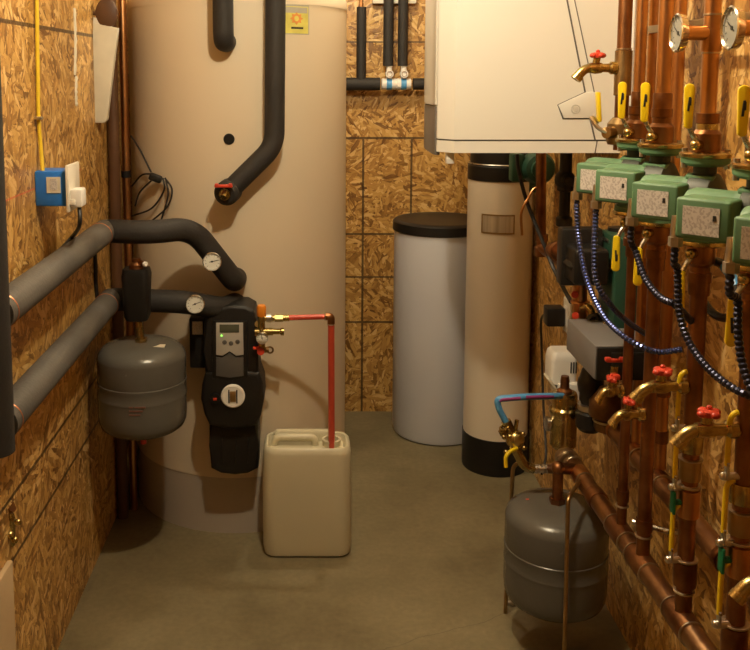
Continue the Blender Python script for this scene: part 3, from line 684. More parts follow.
# copper line down the wall with a tee
cp = lambda px, py: atY(px, py, 3.0)
t = thing('copper_drop_pipe', 'dark copper pipe descending beside the softener and turning towards the black pump', 'pipe', cp(541, 240))
bm = B(); tube(bm, fillet([cp(541, 150), cp(541, 240), cp(541, 247), V((.80, 2.78, cp(541, 247).z-.02)), atY(566, 252, 2.56)], .03), .017, 18); part('pipe_run', bm, 'copper_dull', t)
bm = B(); lathe(bm, cp(541, 256), (0, 0, 1), [(0, 0), (.022, 0), (.022, .03), (.0185, .034), (.0185, .05), (.022, .052), (.022, .075), (0, .075)], 18); part('tee', bm, 'copper_dull', t)
bm = B(); cyl(bm, atY(553, 250, 2.66), atY(560, 251, 2.6), .024, 18); torus(bm, atY(559, 251, 2.61), (0, 1, 0), .026, .006); part('union', bm, 'copper_dull', t)
bm = B(); tube(bm, spline([atY(541, 187, 3.0), atY(534, 189, 3.0), atY(529, 197, 2.99), atY(521.5, 212, 2.98), atY(522, 235, 3.0)], 8), .0045, 10)
solo('copper_tubing', bm, 'copper', 'thin bent copper tube curling beside the softener nameplate', 'tube')
bm = B(); tube(bm, spline([atY(517, 154, 2.98), atY(519, 172, 2.98), atY(528, 205, 3.0), atY(545, 247, 2.9), atY(552, 265, 2.85), atY(563, 287, 2.75), atY(571, 302, 2.66)], 10), .0065, 10)
solo('black_cable', bm, 'cable', 'black cable drooping from under the boiler past the copper tee', 'cable')

# ------------------------------------------------------------------ right-hand wall: zone pumps, risers, valves
RX = 0.74
PZ = 1.365
PUMP_Y = [2.045, 1.905, 1.685, 1.475, 1.27]
ORD = ['farthest', 'second farthest', 'middle', 'second nearest', 'nearest']
ex = V((-.70, .714, 0)).normalized(); ey = V((-.714, -.70, 0)).normalized(); ez = V((0, 0, 1))
def make_pump(c):
    t = thing('circulator_pump', '', 'pump', c, 'green zone circulator pumps in a row')
    L = lambda a, b, z: c+ex*a+ey*b+ez*z
    bm = B(); lathe(bm, L(-.034, 0, 0), ex, [(0, 0), (.030, 0), (.048, .012), (.050, .026), (.050, .05), (.044, .056), (0, .056)], 28)
    cyl(bm, L(0, 0, -.074), L(0, 0, .074), .021, 20); part('volute', bm, 'green_black', t, 'dark volute')
    for s in (-1, 1):
        bm = B(); lathe(bm, L(0, 0, s*.062), (0, 0, s), [(0, 0), (.033, 0), (.043, .006), (.044, .016), (0, .016)], 32); f = part('flange', bm, 'green', t)
        bm = B()
        for a in (-1, 1):
            q = L(0, 0, s*.068)+V((.033*a, -.016*a, 0)); cyl(bm, q-ez*.011, q+ez*.026, .0055, 6)
        part('flange_bolt', bm, 'steel', f)
    bm = B(); lathe(bm, L(.018, 0, 0), ex, [(0, 0), (.047, 0), (.047, .010), (.038, .014), (.038, .085), (.034, .097), (.02, .102), (0, .102)], 28); part('motor', bm, 'green', t)
    bm = B(); box(bm, L(.0, .012, .040), (.05, .034, .010), (ex, ey, ez), .003); part('casing_lug', bm, 'green', t)
    bm = B(); box(bm, L(.056, .058, -.004), (.090, .062, .069), (ex, ey, ez), .0055, 3); tb = part('terminal_box', bm, 'green', t)
    bm = B(); box(bm, L(.058, .0893, -.006), (.060, .0016, .047), (ex, ey, ez)); part('nameplate', bm, 'plate', tb, 'pale printed nameplate')
    bm = B(); box(bm, L(.036, .0903, .001), (.005, .0012, .009), (ex, ey, ez)); part('plate_mark', bm, 'ink', tb)
    bm = B(); box(bm, L(.103, .062, -.012), (.012, .020, .020), (ex, ey, ez), .004); cyl(bm, L(.108, .062, -.006), L(.110, .062, -.044), .0095, 12); cyl(bm, L(.110, .062, -.042), L(.110, .062, -.058), .0120, 6); part('conduit_connector', bm, 'steel', t, 'zinc conduit connector')
    return t
pump_labels = ['green circulator pump farthest along the row, partly hidden behind the next', 'green circulator pump second farthest along the row, beside the boiler corner',
               'green circulator pump in the middle of the row of five', 'green circulator pump second nearest, with its whole nameplate in view',
               'green circulator pump nearest the camera, cut off by the right picture edge']
proto = make_pump(V((RX, PUMP_Y[0], PZ)))
pumps = []
for i, y in enumerate(PUMP_Y):
    o = proto if i == 0 else copy_tree(proto)
    o.location = (RX, y, PZ); o['label'] = pump_labels[i]; pumps.append(o)
def conn(i): return V((RX, PUMP_Y[i], PZ))+ex*.110+ey*.062-ez*.058

# isolation flange valves above and below each pump
def make_iso(c, s, cat_group):
    """s=+1 above the pump, -1 below; lever leans away from the pump"""
    t = thing('isolation_valve', '', 'valve', c, cat_group)
    Z = V((0, 0, s))
    bm = B(); lathe(bm, c, Z, [(0, 0), (.046, 0), (.047, .002), (.047, .007), (.044, .009), (.027, .011), (0, .011)], 36); part('flange', bm, 'brass', t, 'brass flange')
    bm = B(); lathe(bm, c, Z, [(0, .009), (.024, .009), (.026, .016), (.026, .044), (.021, .05), (.019, .052), (.019, .062), (.0215, .064), (.0215, .082), (0, .082)], 24); part('body', bm, 'copper_dull', t, 'copper body')
    sd = V((-.80, -.60, 0)); k = c+Z*.024
    bm = B(); cyl(bm, k+sd*.018, k+sd*.034, .0095, 14); ball(bm, k+sd*.037, .0098, 14); part('stem', bm, 'brass', t)
    tp = V((-.35, -.94, 0)).normalized(); rt = V((tp.y*-1, tp.x, 0)); rt = V((.94, -.35, 0))
    b0 = k+sd*.030+Z*.006; b1 = b0+V((-.022, -.006, 0))+Z*.028
    bm = B(); tube(bm, fillet([b0, b0+V((-.012, -.004, 0))+Z*.012, b1+Z*.006], .01), .0045, 8); part('lever', bm, 'steel', t, 'steel lever')
    bm = B(); c0 = b1+Z*.040
    pts = []
    w = .0095
    for a in range(9): pts.append((w*math.cos(PI*a/8), .030+w*math.sin(PI*a/8)))
    for a in range(9): pts.append((w*.8*math.cos(PI+PI*a/8), -.038+.006*math.sin(PI+PI*a/8)))
    prism(bm, [c0+rt*x+Z*y+tp*.005 for (x, y) in pts], -tp*.010, .003); sl = part('lever_sleeve', bm, 'yellow', t, 'yellow vinyl sleeve')
    bm = B(); box(bm, c0+tp*.0052+Z*.002, (.004, .0012, .026), (rt, tp, (Z*1+rt*.08).normalized()), .0005)
    box(bm, c0+tp*.0052+Z*.006+rt*.002, (.004, .0012, .014), (rt, tp, Z), .0005); part('sleeve_print', bm, 'ink', sl)
    return t
for s, name in ((1, 'above'), (-1, 'below')):
    pr_ = None
    for i, y in enumerate(PUMP_Y):
        if i == 4 and s == 1: pass
        c = V((RX, y, PZ+s*.0785))
        o = make_iso(c, s, 'yellow-handled isolation valves '+name+' the green pumps') if pr_ is None else copy_tree(pr_)
        o.location = c; pr_ = pr_ or o
        o['label'] = f'yellow-handled brass isolation valve directly {name} the {ORD[i]} green pump'

# risers above the pumps
def riser(x, y, z0, z1, r, m, label, rings=(), name='copper_riser', extra=None):
    t = thing(name, label, 'pipe', (x, y, z0), 'upright pipes on the right wall')
    bm = B(); cyl(bm, (x, y, z0), (x, y, z1), r, 20); part('pipe', bm, m, t)
    for (z, rr, h, mm, nm) in rings:
        bm = B(); lathe(bm, (x, y, z-h/2), (0, 0, 1), [(r*.9, 0), (rr*.96, 0), (rr, h*.1), (rr, h*.9), (rr*.96, h), (r*.9, h)], 22, closed=True); part(nm, bm, mm, t)
    return t
UP = 2.40
upr = [.0125, .0155, .0150, .0150, .0150]
up_labels = ['upright copper pipe rising from the farthest green pump', 'thick bright copper pipe rising from the second farthest green pump',
             'upright copper pipe with a gauge tee rising from the middle green pump', 'upright copper pipe rising from the second nearest green pump', 'upright copper pipe rising from the nearest green pump']
for i, y in enumerate(PUMP_Y):
    z0 = PZ+.0785+.07
    rg = [(z0+.02, upr[i]+.004, .05, 'copper_dull', 'coupling')]
    if i == 2: rg = [(atY(704, 128, 1.7).z, .0195, .026, 'brass', 'brass_adapter'), (atY(704, 40, 1.7).z, .0185, .042, 'copper', 'tee_fitting'), (atY(704, 15, 1.7).z, .0162, .004, 'solder', 'solder_joint'), (atY(704, 53, 1.7).z, .0162, .003, 'solder', 'solder_joint')]
    riser(RX, y, z0, UP, upr[i], 'copper', up_labels[i], rg)
# riser A with the drain cock beside the boiler
YA = 2.17
AX = .745
za = lambda py: atY(624, py, YA).z
t = riser(AX, YA, za(150), UP, .0165, 'copper_dull', 'dull bronze upright pipe beside the boiler carrying a brass drain cock', [(za(49), .0185, .004, 'solder', 'solder_joint')])
bm = B(); lathe(bm, (AX, YA, za(96)), (0, 0, 1), [(.016, 0), (.0205, .002), (.0205, za(50)-za(96)-.002), (.0165, za(50)-za(96))], 22); part('lower_sleeve', bm, 'bronze', t, 'dark bronze sleeve')
bm = B(); c = V((AX, YA, za(132))); lathe(bm, c, (0, 0, 1), [(0, -.03), (.03, -.03), (.034, -.02), (.032, .02), (.02, .035), (0, .035)], 22); cyl(bm, c, c+V((-.045, -.03, 0)), .014, 14); part('valve_body', bm, 'bronze', t, 'bronze valve body')
bm = B(); tube(bm, spline([c+V((-.04, -.028, 0)), c+V((-.062, -.02, .012)), c+V((-.075, -.01, .035)), atY(599, 122, YA-.01)], 6), .005, 8); part('lever', bm, 'steel', t, 'steel lever')
bm = B(); box(bm, atY(598.5, 107, YA-.01), (.008, .022, .072), (V((1, 0, .08)).normalized(), V((0, 1, 0)), V((-.08, 0, 1)).normalized()), .003); part('lever_sleeve', bm, 'yellow', t, 'yellow vinyl sleeve seen edge-on')
# background risers close to the wall
BX = .832
for (px, r, lab, m) in ((652.5, .0135, 'copper pipe close to the wall behind the thick bright riser', 'copper'), (678, .0145, 'copper pipe behind the left gauge running close to the wall', 'copper')):
    y = atX(px, 60, BX).y; riser(BX, y, .66, UP, r, m, lab, [(1.9, r+.003, .03, 'copper', 'coupling'), (.86, r+.004, .04, 'copper_dull', 'coupling'), (.74, r+.003, .03, 'copper_dull', 'coupling')])
yw = atX(668.5, 60, .85).y
bm = B(); cyl(bm, (.855, yw, 1.45), (.855, yw, UP), .008, 10); solo('grey_conduit', bm, 'steel', 'thin pale conduit on the wall between copper pipes', 'conduit')
yw = atX(632, 60, .80).y
bm = B(); cyl(bm, (.80, yw, 1.45), (.80, yw, UP), .006, 10); solo('grey_conduit', bm, 'white', 'thin pale conduit beside the dull bronze pipe', 'conduit')
# pipe clamp bar along the risers
bm = B(); z = atY(704, 18, 1.7).z; box(bm, (.80, 1.72, z), (.012, 1.0, .018), None, .003)
solo('support_rail', bm, 'bronze', 'dark metal rail clamping the copper risers near the top', 'rail')
# dial gauges facing the room on the middle / next riser
for (py, i, lab) in ((33, 2, 'round chrome gauge facing the room on the copper riser of the middle pump'), (28, 3, 'round chrome gauge at the right picture edge on the next copper riser')):
    y = PUMP_Y[i]-.01; z = atY(CX+F_PX*RX/(y), py, y).z
    px = 679 if i == 2 else 733
    s = y/ray(px, py).y; xg = ray(px, py).x*s
    c = V((xg, y, z)); gauge('dial_gauge', lab, c, (-1, .05, 0), .036, 'chrome dial gauges on the copper risers', 150, .008, V((RX, PUMP_Y[i], z)), 'dial_grey')

# boiler drains (brass spigots with red wheels), all pointing into the room
def make_drain(c, k_=1.0):
    """c on the riser's axis"""
    t = thing('boiler_drain', '', 'valve', c, 'brass drain cocks with red handles')
    bm = B(); d = V((-1, -.05, 0)).normalized()
    lathe(bm, c+d*.012, d, [(0, 0), (.012, 0), (.0145, .003), (.0145, .014), (.010, .018), (.0095, .03), (.012, .034), (.0135, .045), (.0115, .058), (0, .06)], 18)
    tube(bm, fillet([c+d*.05, c+d*.078, c+d*.098+V((0, 0, -.024))], .02), .0102, 14)
    lathe(bm, c+d*.090+V((0, 0, -.016)), d*.02+V((0, 0, -.024)), [(.0102, 0), (.0118, .002), (.0118, .012), (.0085, .012), (.0085, 0)], 16, closed=True)
    cyl(bm, c+d*.058, c+d*.054+V((0, 0, .026)), .0075, 12); part('body', bm, 'brass', t)
    k = c+d*.053+V((0, 0, .028))
    bm = B(); n = 24
    for f in range(4):
        a = f*PI/2+.4; u = V((math.cos(a), math.sin(a), 0)); ball(bm, k+u*.0115, .0075, 10, .8)
    lathe(bm, k, (0, 0, 1), [(0, -.006), (.012, -.005), (.013, .004), (.008, .007), (0, .007)], 16); ball(bm, k+V((0, 0, .009)), .0045, 8); part('handle', bm, 'red', t, 'red handle')
    return t
dr = [(V((AX, YA, za(68))), 'brass drain cock with red handle in front of the cream boiler'),
      (V((RX, PUMP_Y[0], atX(628, 392, RX).z)), 'brass drain cock with red handle on the farthest pump riser, below the grey box'),
      (V((RX, PUMP_Y[1], atX(645, 410, RX).z)), 'brass drain cock with red handle on the second farthest pump riser'),
      (V((RX, PUMP_Y[2], atX(692, 384, RX).z)), 'brass drain cock with red handle on the middle pump riser'),
      (V((RX, PUMP_Y[3], atX(735, 420, RX).z)), 'brass drain cock with red handle on the second nearest pump riser'),
      (V((RX, PUMP_Y[4], .845)), 'brass drain cock spout poking in at the right picture edge')]
pd = None
for (c, lab), sc_ in zip(dr, (1.18, .72, .86, 1.2, 1.25, 1.1)):
    o = make_drain(c) if pd is None else copy_tree(pd)
    o.location = c; o['label'] = lab; pd = pd or o; o.scale = (sc_, 1.06, 1.06)

# risers below the pumps down to the lower manifold
MZ = .525
lr = [.0115, .0150, .0160, .0160, .0160]
for i, y in enumerate(PUMP_Y):
    z1 = PZ-.0785-.07
    rg = [(z1-.015, lr[i]+.004, .045, 'copper_dull', 'coupling')]
    if i >= 2:
        rg += [(.885, .0225, .036, 'brass', 'brass_union'), (.852, .0230, .004, 'solder', 'solder_ring'), (.83, .0205, .04, 'bronze', 'valve_body'), (.797, .0222, .005, 'solder', 'solder_ring'),
               (.762, .0215, .055, 'copper', 'coupling'), (.645, .0230, .004, 'solder', 'solder_ring'), (.615, .0225, .05, 'copper_dull', 'valve_body'), (.578, .0205, .005, 'solder', 'solder_ring')]
    else:
        rg += [(.60, lr[i]+.0035, .028, 'copper_dull', 'coupling'), (.575, lr[i]+.004, .004, 'solder', 'solder_ring')]
    riser(RX, y, MZ, z1, lr[i], 'copper_dull', ['slim copper pipe dropping from the farthest green pump to the manifold', 'copper pipe dropping from the second farthest green pump to the manifold',
        'copper pipe with a stack of valves dropping from the middle green pump', 'copper pipe with a stack of valves dropping from the second nearest green pump', 'copper pipe dropping from the nearest green pump at the picture edge'][i], rg)
# edge-on yellow levers on the three nearest lower risers
def make_lever(c):
    t = thing('valve_lever', '', 'valve handle', c, 'yellow valve levers on the lower risers')
    bm = B(); cyl(bm, c+V((.026, 0, 0)), c+V((-.004, 0, 0)), .007, 12); ball(bm, c+V((-.006, 0, 0)), .0075, 12); part('nut', bm, 'steel', t, 'steel nut')
    bm = B(); box(bm, c+V((-.002, -.002, .012)), (.005, .014, .03), None, .002); part('arm', bm, 'steel', t)
    bm = B(); tube(bm, spline([c+V((-.002, -.002, .02)), c+V((-.002, -.002, .06)), c+V((-.001, -.002, .10)), c+V((.006, -.002, .112)), c+V((.012, -.002, .114))], 5), .0048, 10); part('lever_sleeve', bm, 'yellow', t, 'yellow vinyl sleeve')
    return t
pv = None
hz = ['upper', 'middle', 'lower']
for i in (2, 3, 4):
    for k, z in enumerate((.915, .795, .645)):
        c = V((RX-.030, PUMP_Y[i]-.004, z)); o = make_lever(c) if pv is None else copy_tree(pv)
        o.location = c; pv = pv or o
        o['label'] = f'{hz[k]} yellow valve lever on the riser under the {ORD[i]} pump'
for i in (2, 3):
    bm = B(); c = V((RX-.033, PUMP_Y[i]-.006, .765)); box(bm, c, (.006, .020, .046), None, .003)
    cyl(bm, c+V((0, 0, 0)), c+V((.02, 0, 0)), .006, 10)
    solo('green_valve_handle', bm, 'green_tag', f'small dark green handle on the riser under the {ORD[i]} pump', 'valve handle')

# the two manifolds along the wall
def manifold(label, X, z0, z1, ya, yb, r, cps, grp):
    t = thing('copper_manifold', label, 'pipe', (X, (ya+yb)/2, z0), grp)
    zz = lambda y: z1+(z0-z1)*(y-yb)/(ya-yb)
    a, b = V((X, ya, z0)), V((X, yb, z1))
    bm = B(); cyl(bm, a, b, r, 24); part('pipe', bm, 'copper_aged', t)
    d = (b-a).normalized()
    for (y, L, rr, m, nm) in cps:
        bm = B(); c = V((X, y, zz(y))); lathe(bm, c-d*L/2, d, [(r*.9, 0), (rr*.97, 0), (rr, L*.06), (rr, L*.94), (rr*.97, L), (r*.9, L)], 24, closed=True); part(nm, bm, m, t)
    return t
cps = []
for y in PUMP_Y: cps += [(y, .085, .0272, 'copper_dull', 'tee_fitting'), (y+.046, .004, .0272, 'solder', 'solder_ring'), (y-.046, .004, .0272, 'solder', 'solder_ring')]
cps += [(2.36, .06, .0268, 'copper', 'coupling'), (2.33, .004, .0275, 'solder', 'solder_ring'), (2.47, .03, .030, 'solder', 'solder_ring'), (2.44, .018, .0285, 'solder', 'solder_ring'), (2.23, .045, .0268, 'copper_dull', 'coupling')]
manifold('lower thick copper manifold pipe running along the right wall towards the camera', RX, .495, MZ, 2.49, 1.1, .0235, cps, 'copper manifolds')
cps = [(2.40, .012, .0335, 'solder', 'solder_ring'), (2.36, .03, .0265, 'copper', 'coupling')]
for px in (652.5, 678): 
    y = atX(px, 60, BX).y; cps += [(y, .08, .027, 'copper_dull', 'tee_fitting'), (y-.043, .005, .0275, 'solder', 'solder_ring')]
cps += [(1.62, .05, .0268, 'copper', 'coupling'), (1.70, .02, .0275, 'copper_dull', 'coupling')]
manifold('upper thick copper manifold pipe running close along the right wall', .825, .635, .635, 2.41, 1.1, .0235, cps, 'copper manifolds')
bm = B(); z = .578; cyl(bm, (.735, 1.96, z), (.80, 1.915, z), .006, 10); cyl(bm, (.80, 1.915, z), (XR, 1.915, z), .006, 10)
solo('pipe_hanger', bm, 'steel', 'thin steel hanger rod between the lower manifold and the wall', 'bracket')

# ------------------------------------------------------------------ blue steel conduits from the pump boxes
def conduit(name, i, pts, m, label, r=.0068):
    path = resample(spline([conn(i)+V((0, 0, .012)), conn(i)+V((0, 0, -.03))]+pts, 12), .0028)
    bm = B(); tube(bm, path, r, 10, True, lambda k: r*(1.0, .98, .74)[k % 3])
    return solo(name, bm, m, label, 'conduit', 'flexible conduits from the green pumps', sharp=30)
def q(px, py, X): return atX(px, py, X)
conduit('flexible_conduit', 0, [q(579, 240, .625), q(587, 280, .632), q(603, 315, .645), q(622, 335, .665), q(642, 347, .70), q(660, 352, .74), q(684, 349, .78)], 'conduit', 'navy ribbed conduit hanging from the farthest green pump')
conduit('flexible_conduit', 1, [q(594.5, 245, .615), q(596, 280, .618), q(609, 303, .65), q(628, 322, .72), q(652, 338, .82)], 'conduit', 'navy ribbed conduit hanging from the second farthest green pump')
conduit('flexible_conduit', 2, [q(636, 252, .628), q(645, 278, .63), q(660, 297, .64), q(675, 305, .655), q(690, 320, .72), q(700, 330, .78)], 'conduit_dark', 'dark ribbed conduit hanging from the middle green pump')
conduit('flexible_conduit', 3, [q(677.5, 270, .630), q(679, 310, .632), q(688, 340, .64), q(706, 366, .65), q(728, 385, .665), q(750, 396, .69), q(775, 402, .77)], 'conduit_dark', 'dark ribbed conduit hanging from the second nearest green pump')
conduit('flexible_conduit', 4, [q(737.5, 300, .638), q(738, 330, .638), q(742, 362, .64), q(752, 390, .645), q(770, 415, .66)], 'conduit_dark', 'dark ribbed conduit hanging from the nearest green pump')
# loop of black cable behind the risers
bm = B(); c = atX(716, 289, .775); pts = []
for k in range(30):
    a = 2*PI*k/24+.6; pts.append(c+V((.004*k/24, math.cos(a)*.085, math.sin(a)*.052)))
tube(bm, pts, .008, 10)
t = thing('cable_loop', 'coil of black cable with blue tape hanging behind the copper pipes', 'cable', c)
part('cable', bm, 'cable', t)
bm = B()
tube(bm, pts[5:9], .0095, 10); part('blue_tape', bm, 'pex_blue', t, 'blue tape')
bm = B(); tube(bm, pts[0:3], .0095, 10); part('orange_tape', bm, 'orange', t, 'orange tape')

# dark green board behind the risers
gy0, gy1 = atX(616, 300, .845).y, atX(631, 300, .845).y
bm = B(); zt2 = atX(622, 232, .845).z; zb2 = atX(622, 348, .845).z
boxmm(bm, (.80, min(gy0, gy1), zb2), (.875, max(gy0, gy1)+.02, zt2), .006)
solo('heat_exchanger', bm, 'green_dark', 'tall dark green block behind the copper pipes', 'heat exchanger')

# ------------------------------------------------------------------ black circulator and the fittings under it
k = lambda px, py, Y=2.40: atY(px+5, py+2, Y)
c = k(580, 260)
t = thing('circulator_pump', 'square black circulator pump on the right wall below the green pumps', 'pump', c)
bm = B(); boxmm(bm, (k(559, 232).x, 2.42, k(560, 286).z), (k(601, 232).x, 2.47, k(560, 228).z), .008); part('back_plate', bm, 'black_iron', t)
bm = B(); lathe(bm, k(579, 260, 2.42), (0, -1, 0), [(0, 0), (.058, 0), (.058, .06), (.052, .07), (0, .072)], 6); part('motor_cover', bm, 'black', t)
bm = B(); boxmm(bm, (k(563, 242).x, 2.33, k(563, 278).z), (k(597, 242).x, 2.43, k(563, 243).z), .01, 3); part('terminal_box', bm, 'black', t)
bm = B(); lathe(bm, k(606, 258, 2.44), (1, 0, 0), [(0, -.02), (.07, -.02), (.076, 0), (.07, .03), (0, .04)], 24); part('volute', bm, 'black_iron', t)
for (dx, dz) in ((.004, .05), (.03, .03), (.004, -.045), (.03, -.03)):
    bm = B(); cc = k(603, 258, 2.385)+V((dx, 0, dz)); cyl(bm, cc+V((0, .05, 0)), cc, .006, 8); part('bolt', bm, 'steel', t, 'bright bolt')
bm = B(); cyl(bm, k(612, 225, 2.44), k(612, 300, 2.44), .025, 16); part('flange_neck', bm, 'black_iron', t)
# copper fitting with red taps
t = thing('fill_valve', 'short copper fitting with small red taps below the square black pump', 'valve', k(575, 318, 2.5))
bm = B(); cyl(bm, k(575, 276, 2.5), k(575, 322, 2.5), .020, 18); torus(bm, k(575, 300, 2.5), (0, 0, 1), .022, .005); part('body', bm, 'copper', t)
for (px, py) in ((570, 292), (570.5, 313)):
    bm = B(); lathe(bm, k(px, py, 2.475), (-.3, -1, 0), [(0, -.012), (.006, -.012), (.006, 0), (.010, .002), (.010, .010), (0, .011)], 12); part('tap', bm, 'red', t, 'red tap')
bm = B(); tube(bm, fillet([k(578, 306, 2.48), k(584, 304, 2.45), k(588, 316, 2.44), k(589, 326, 2.44)], .02), .011, 14); part('branch', bm, 'brass', t, 'brass branch')
bm = B(); lathe(bm, k(603, 343, 2.38), (0, 0, 1), [(0, 0), (.018, 0), (.018, .026), (.012, .032), (.012, .05), (.016, .055), (.016, .08), (0, .08)], 18)
t = solo('brass_nipple', bm, 'bronze', 'upright dark brass nipple standing on the grey wall box', 'fitting')
bm = B(); tube(bm, fillet([k(583, 331, 2.43), k(583, 316, 2.43), k(592, 312, 2.42), k(594, 331, 2.41)], .02), .008, 10); torus(bm, k(589, 321, 2.42), (0, 1, .2), .018, .004, 20, 6)
solo('wire_loop', bm, 'cable', 'small loop of black wire on top of the grey wall box', 'wire')
# grey box with black front
gx = .705
g_nb = atX(597, 346, gx); g_ny = g_nb.y; g_fy = atX(567, 322, gx).y
gzt = atX(582, 333, gx).z; gzb = atX(597, 383, gx).z
t = thing('wall_box', 'grey steel box with black end sticking out of the right wall', 'control box', (.79, (g_ny+g_fy)/2, gzb))
bm = B(); boxmm(bm, (gx, g_ny+.012, gzb), (XR, g_fy, gzt), .004); part('housing', bm, 'grey_box', t)
bm = B(); boxmm(bm, (gx+.002, g_ny, gzb+.002), (XR, g_ny+.012, gzt-.002), .003); part('end_panel', bm, 'black', t, 'black end panel')
bm = B(); boxmm(bm, (gx+.035, g_ny-.006, gzb+.012), (gx+.16, g_ny+.002, gzt-.012), .004); part('door', bm, 'black', t)
# outlet with black adapter on the wall
oy = atX(565, 318, XR-.012).y; oz = atX(565, 316, XR-.012).z
t = thing('wall_outlet', 'pale wall outlet behind the grey box with a black adapter in it', 'outlet', (XR, oy, oz-.06))
bm = B(); boxmm(bm, (XR-.008, oy-.04, oz-.06), (XR, oy+.04, oz+.06), .003); part('cover_plate', bm, 'ivory', t)
bm = B(); boxmm(bm, (XR-.011, oy-.018, oz-.036), (XR-.006, oy+.018, oz+.036), .002); part('socket', bm, 'white', t)
ax0 = atX(552, 317, XR-.05)
t = thing('power_adapter', 'black plug-in power adapter in the wall outlet', 'adapter', (XR-.045, oy+.01, oz-.04))
bm = B(); boxmm(bm, (XR-.075, oy-.005, oz-.038), (XR-.012, oy+.055, oz+.028), .006); part('case', bm, 'black', t)
bm = B(); tube(bm, spline([V((XR-.06, oy+.055, oz-.02)), V((XR-.055, oy+.12, oz-.03)), V((XR-.045, oy+.19, oz-.08)), V((XR-.03, oy+.22, oz-.22)), V((XR-.03, oy+.17, oz-.42)), V((XR-.05, oy+.05, oz-.52)), V((XR-.09, oy-.05, oz-.55))], 8), .0045, 8); part('cord', bm, 'cable', t)
# white zone-valve actuator
w = lambda px, py, Y=2.6: atY(px+2, py+3, Y)
t = thing('valve_actuator', 'white plastic valve actuator with dark vent slots under the grey box', 'actuator', w(562, 392))
bm = B(); cA = w(563, 366)
L = []
for (ww, dd, zz) in ((.078, .085, w(563, 382).z), (.078, .085, w(563, 360).z), (.070, .078, w(563, 353).z), (.058, .066, w(563, 350.5).z)): L.append(rrect((cA.x, 2.645), ww, dd, .012, zz))
loft(bm, L); hd = part('cover', bm, 'white', t)
bm = B()
for px in (569.2, 571.8, 574.4): box(bm, V((w(px, 366).x, 2.602, w(px, 365).z)), (.0035, .003, .034), None)
part('vent_slot', bm, 'ink', hd, 'dark vent slots')
bm = B(); a = w(545, 374); b2 = w(555, 388); boxmm(bm, (w(556, 380).x, 2.585, w(556, 396).z), (w(577, 380).x, 2.685, w(556, 380).z), .004); part('base', bm, 'white', t)
bm = B(); d = (b2-a); box(bm, (a+b2)/2, (d.length*1.1, .06, .008), (d.normalized(), V((0, 1, 0)), d.normalized().cross(V((0, 1, 0)))), .002); part('mounting_plate', bm, 'paper', t)
# black stacked union right of it
m_ = lambda px, py: atY(px+4, py, 2.46)
cz = m_(585, 430); zr = lambda py: m_(585, py).z-cz.z
t = thing('black_union', 'thick black iron union with a bright band between white actuator and brass valve', 'fitting', cz)
bm = B(); lathe(bm, cz, (0, 0, 1), [(0, 0), (.028, 0), (.038, .012), (.038, zr(412)), (.034, zr(411)), (.026, zr(409)), (.026, zr(402)), (.030, zr(400)), (.030, zr(393)), (.034, zr(391)), (.037, zr(385)), (.035, zr(379)), (.031, zr(377)), (.026, zr(370)), (.018, zr(366)), (0, zr(366))], 24); part('body', bm, 'black_iron', t)
bm = B(); lathe(bm, cz, (0, 0, 1), [(.024, zr(409.5)), (.034, zr(409)), (.034, zr(404)), (.024, zr(403))], 24, closed=True); part('band', bm, 'steel', t, 'bright metal band')
# brass mixing body with red butterfly
n_ = lambda px, py: atY(px, py, 2.39)
cz = n_(606, 430); zr = lambda py: n_(606, py).z-cz.z
t = thing('mixing_valve', 'large brown brass mixing valve with red butterfly knobs under the grey box', 'valve', cz)
bm = B(); lathe(bm, cz, (0, 0, 1), [(0, 0), (.030, 0), (.034, .008), (.034, zr(418)), (.048, zr(415)), (.048, zr(402)), (.040, zr(398)), (.028, zr(392)), (.022, zr(388)), (0, zr(388))], 28); part('body', bm, 'bronze_dark', t)
bm = B(); lathe(bm, cz, (0, 0, 1), [(.03, zr(421)), (.037, zr(421)), (.037, zr(419)), (.03, zr(418.5))], 24, closed=True); part('solder_ring', bm, 'solder', t)
f_ = lambda px, py: atY(px, py, 2.11)
bm = B(); tube(bm, fillet([n_(608, 400), n_(609, 393), f_(613, 390), f_(614, 380)], .02), .0125, 14); cyl(bm, f_(614, 383), f_(614.5, 366), .009, 14); part('branch', bm, 'brass', t, 'brass branch')
bm = B(); c = f_(615, 360.5); box(bm, c, (.046, .012, .009), None, .004)
for q_ in (-1, 1): box(bm, c+V((q_*.017, 0, .003)), (.016, .013, .011), None, .004)
part('butterfly_handle', bm, 'red', t, 'red butterfly handle')
bm = B(); c2 = f_(613.5, 375); box(bm, c2+V((0, -.014, 0)), (.022, .016, .014), None, .005); part('knob', bm, 'red', t, 'red knob')
# tall brass air eliminator where the lower manifold starts
e_ = lambda px, py: atY(px, py, 2.52)
cz = V((RX-.008, 2.52, e_(561, 444).z)); zr = lambda py: e_(561, py).z-cz.z
t = thing('brass_air_vent', 'tall brass cylinder fitting at the far end of the lower manifold', 'valve', cz)
bm = B(); lathe(bm, cz, (0, 0, 1), [(0, -.01), (.03, -.01), (.038, 0), (.038, zr(414)), (.042, zr(412)), (.042, zr(408)), (.037, zr(406)), (.037, zr(395)), (.034, zr(392)), (0, zr(391))], 28); part('body', bm, 'brass', t)
bm = B(); lathe(bm, cz, (0, 0, 1), [(0, zr(393)), (.022, zr(393)), (.022, zr(390)), (.013, zr(388)), (.013, zr(380)), (.011, zr(376)), (0, zr(376))], 18); part('cap', bm, 'copper_dull', t, 'copper cap')
bm = B(); lathe(bm, V((RX-.008, 2.52, .50)), (0, -1, -.03), [(.0, .03), (.032, .03), (.032, .05), (.028, .052), (.028, .066), (0, .066)], 22); part('union_nut', bm, 'solder', t, 'bright union nut')
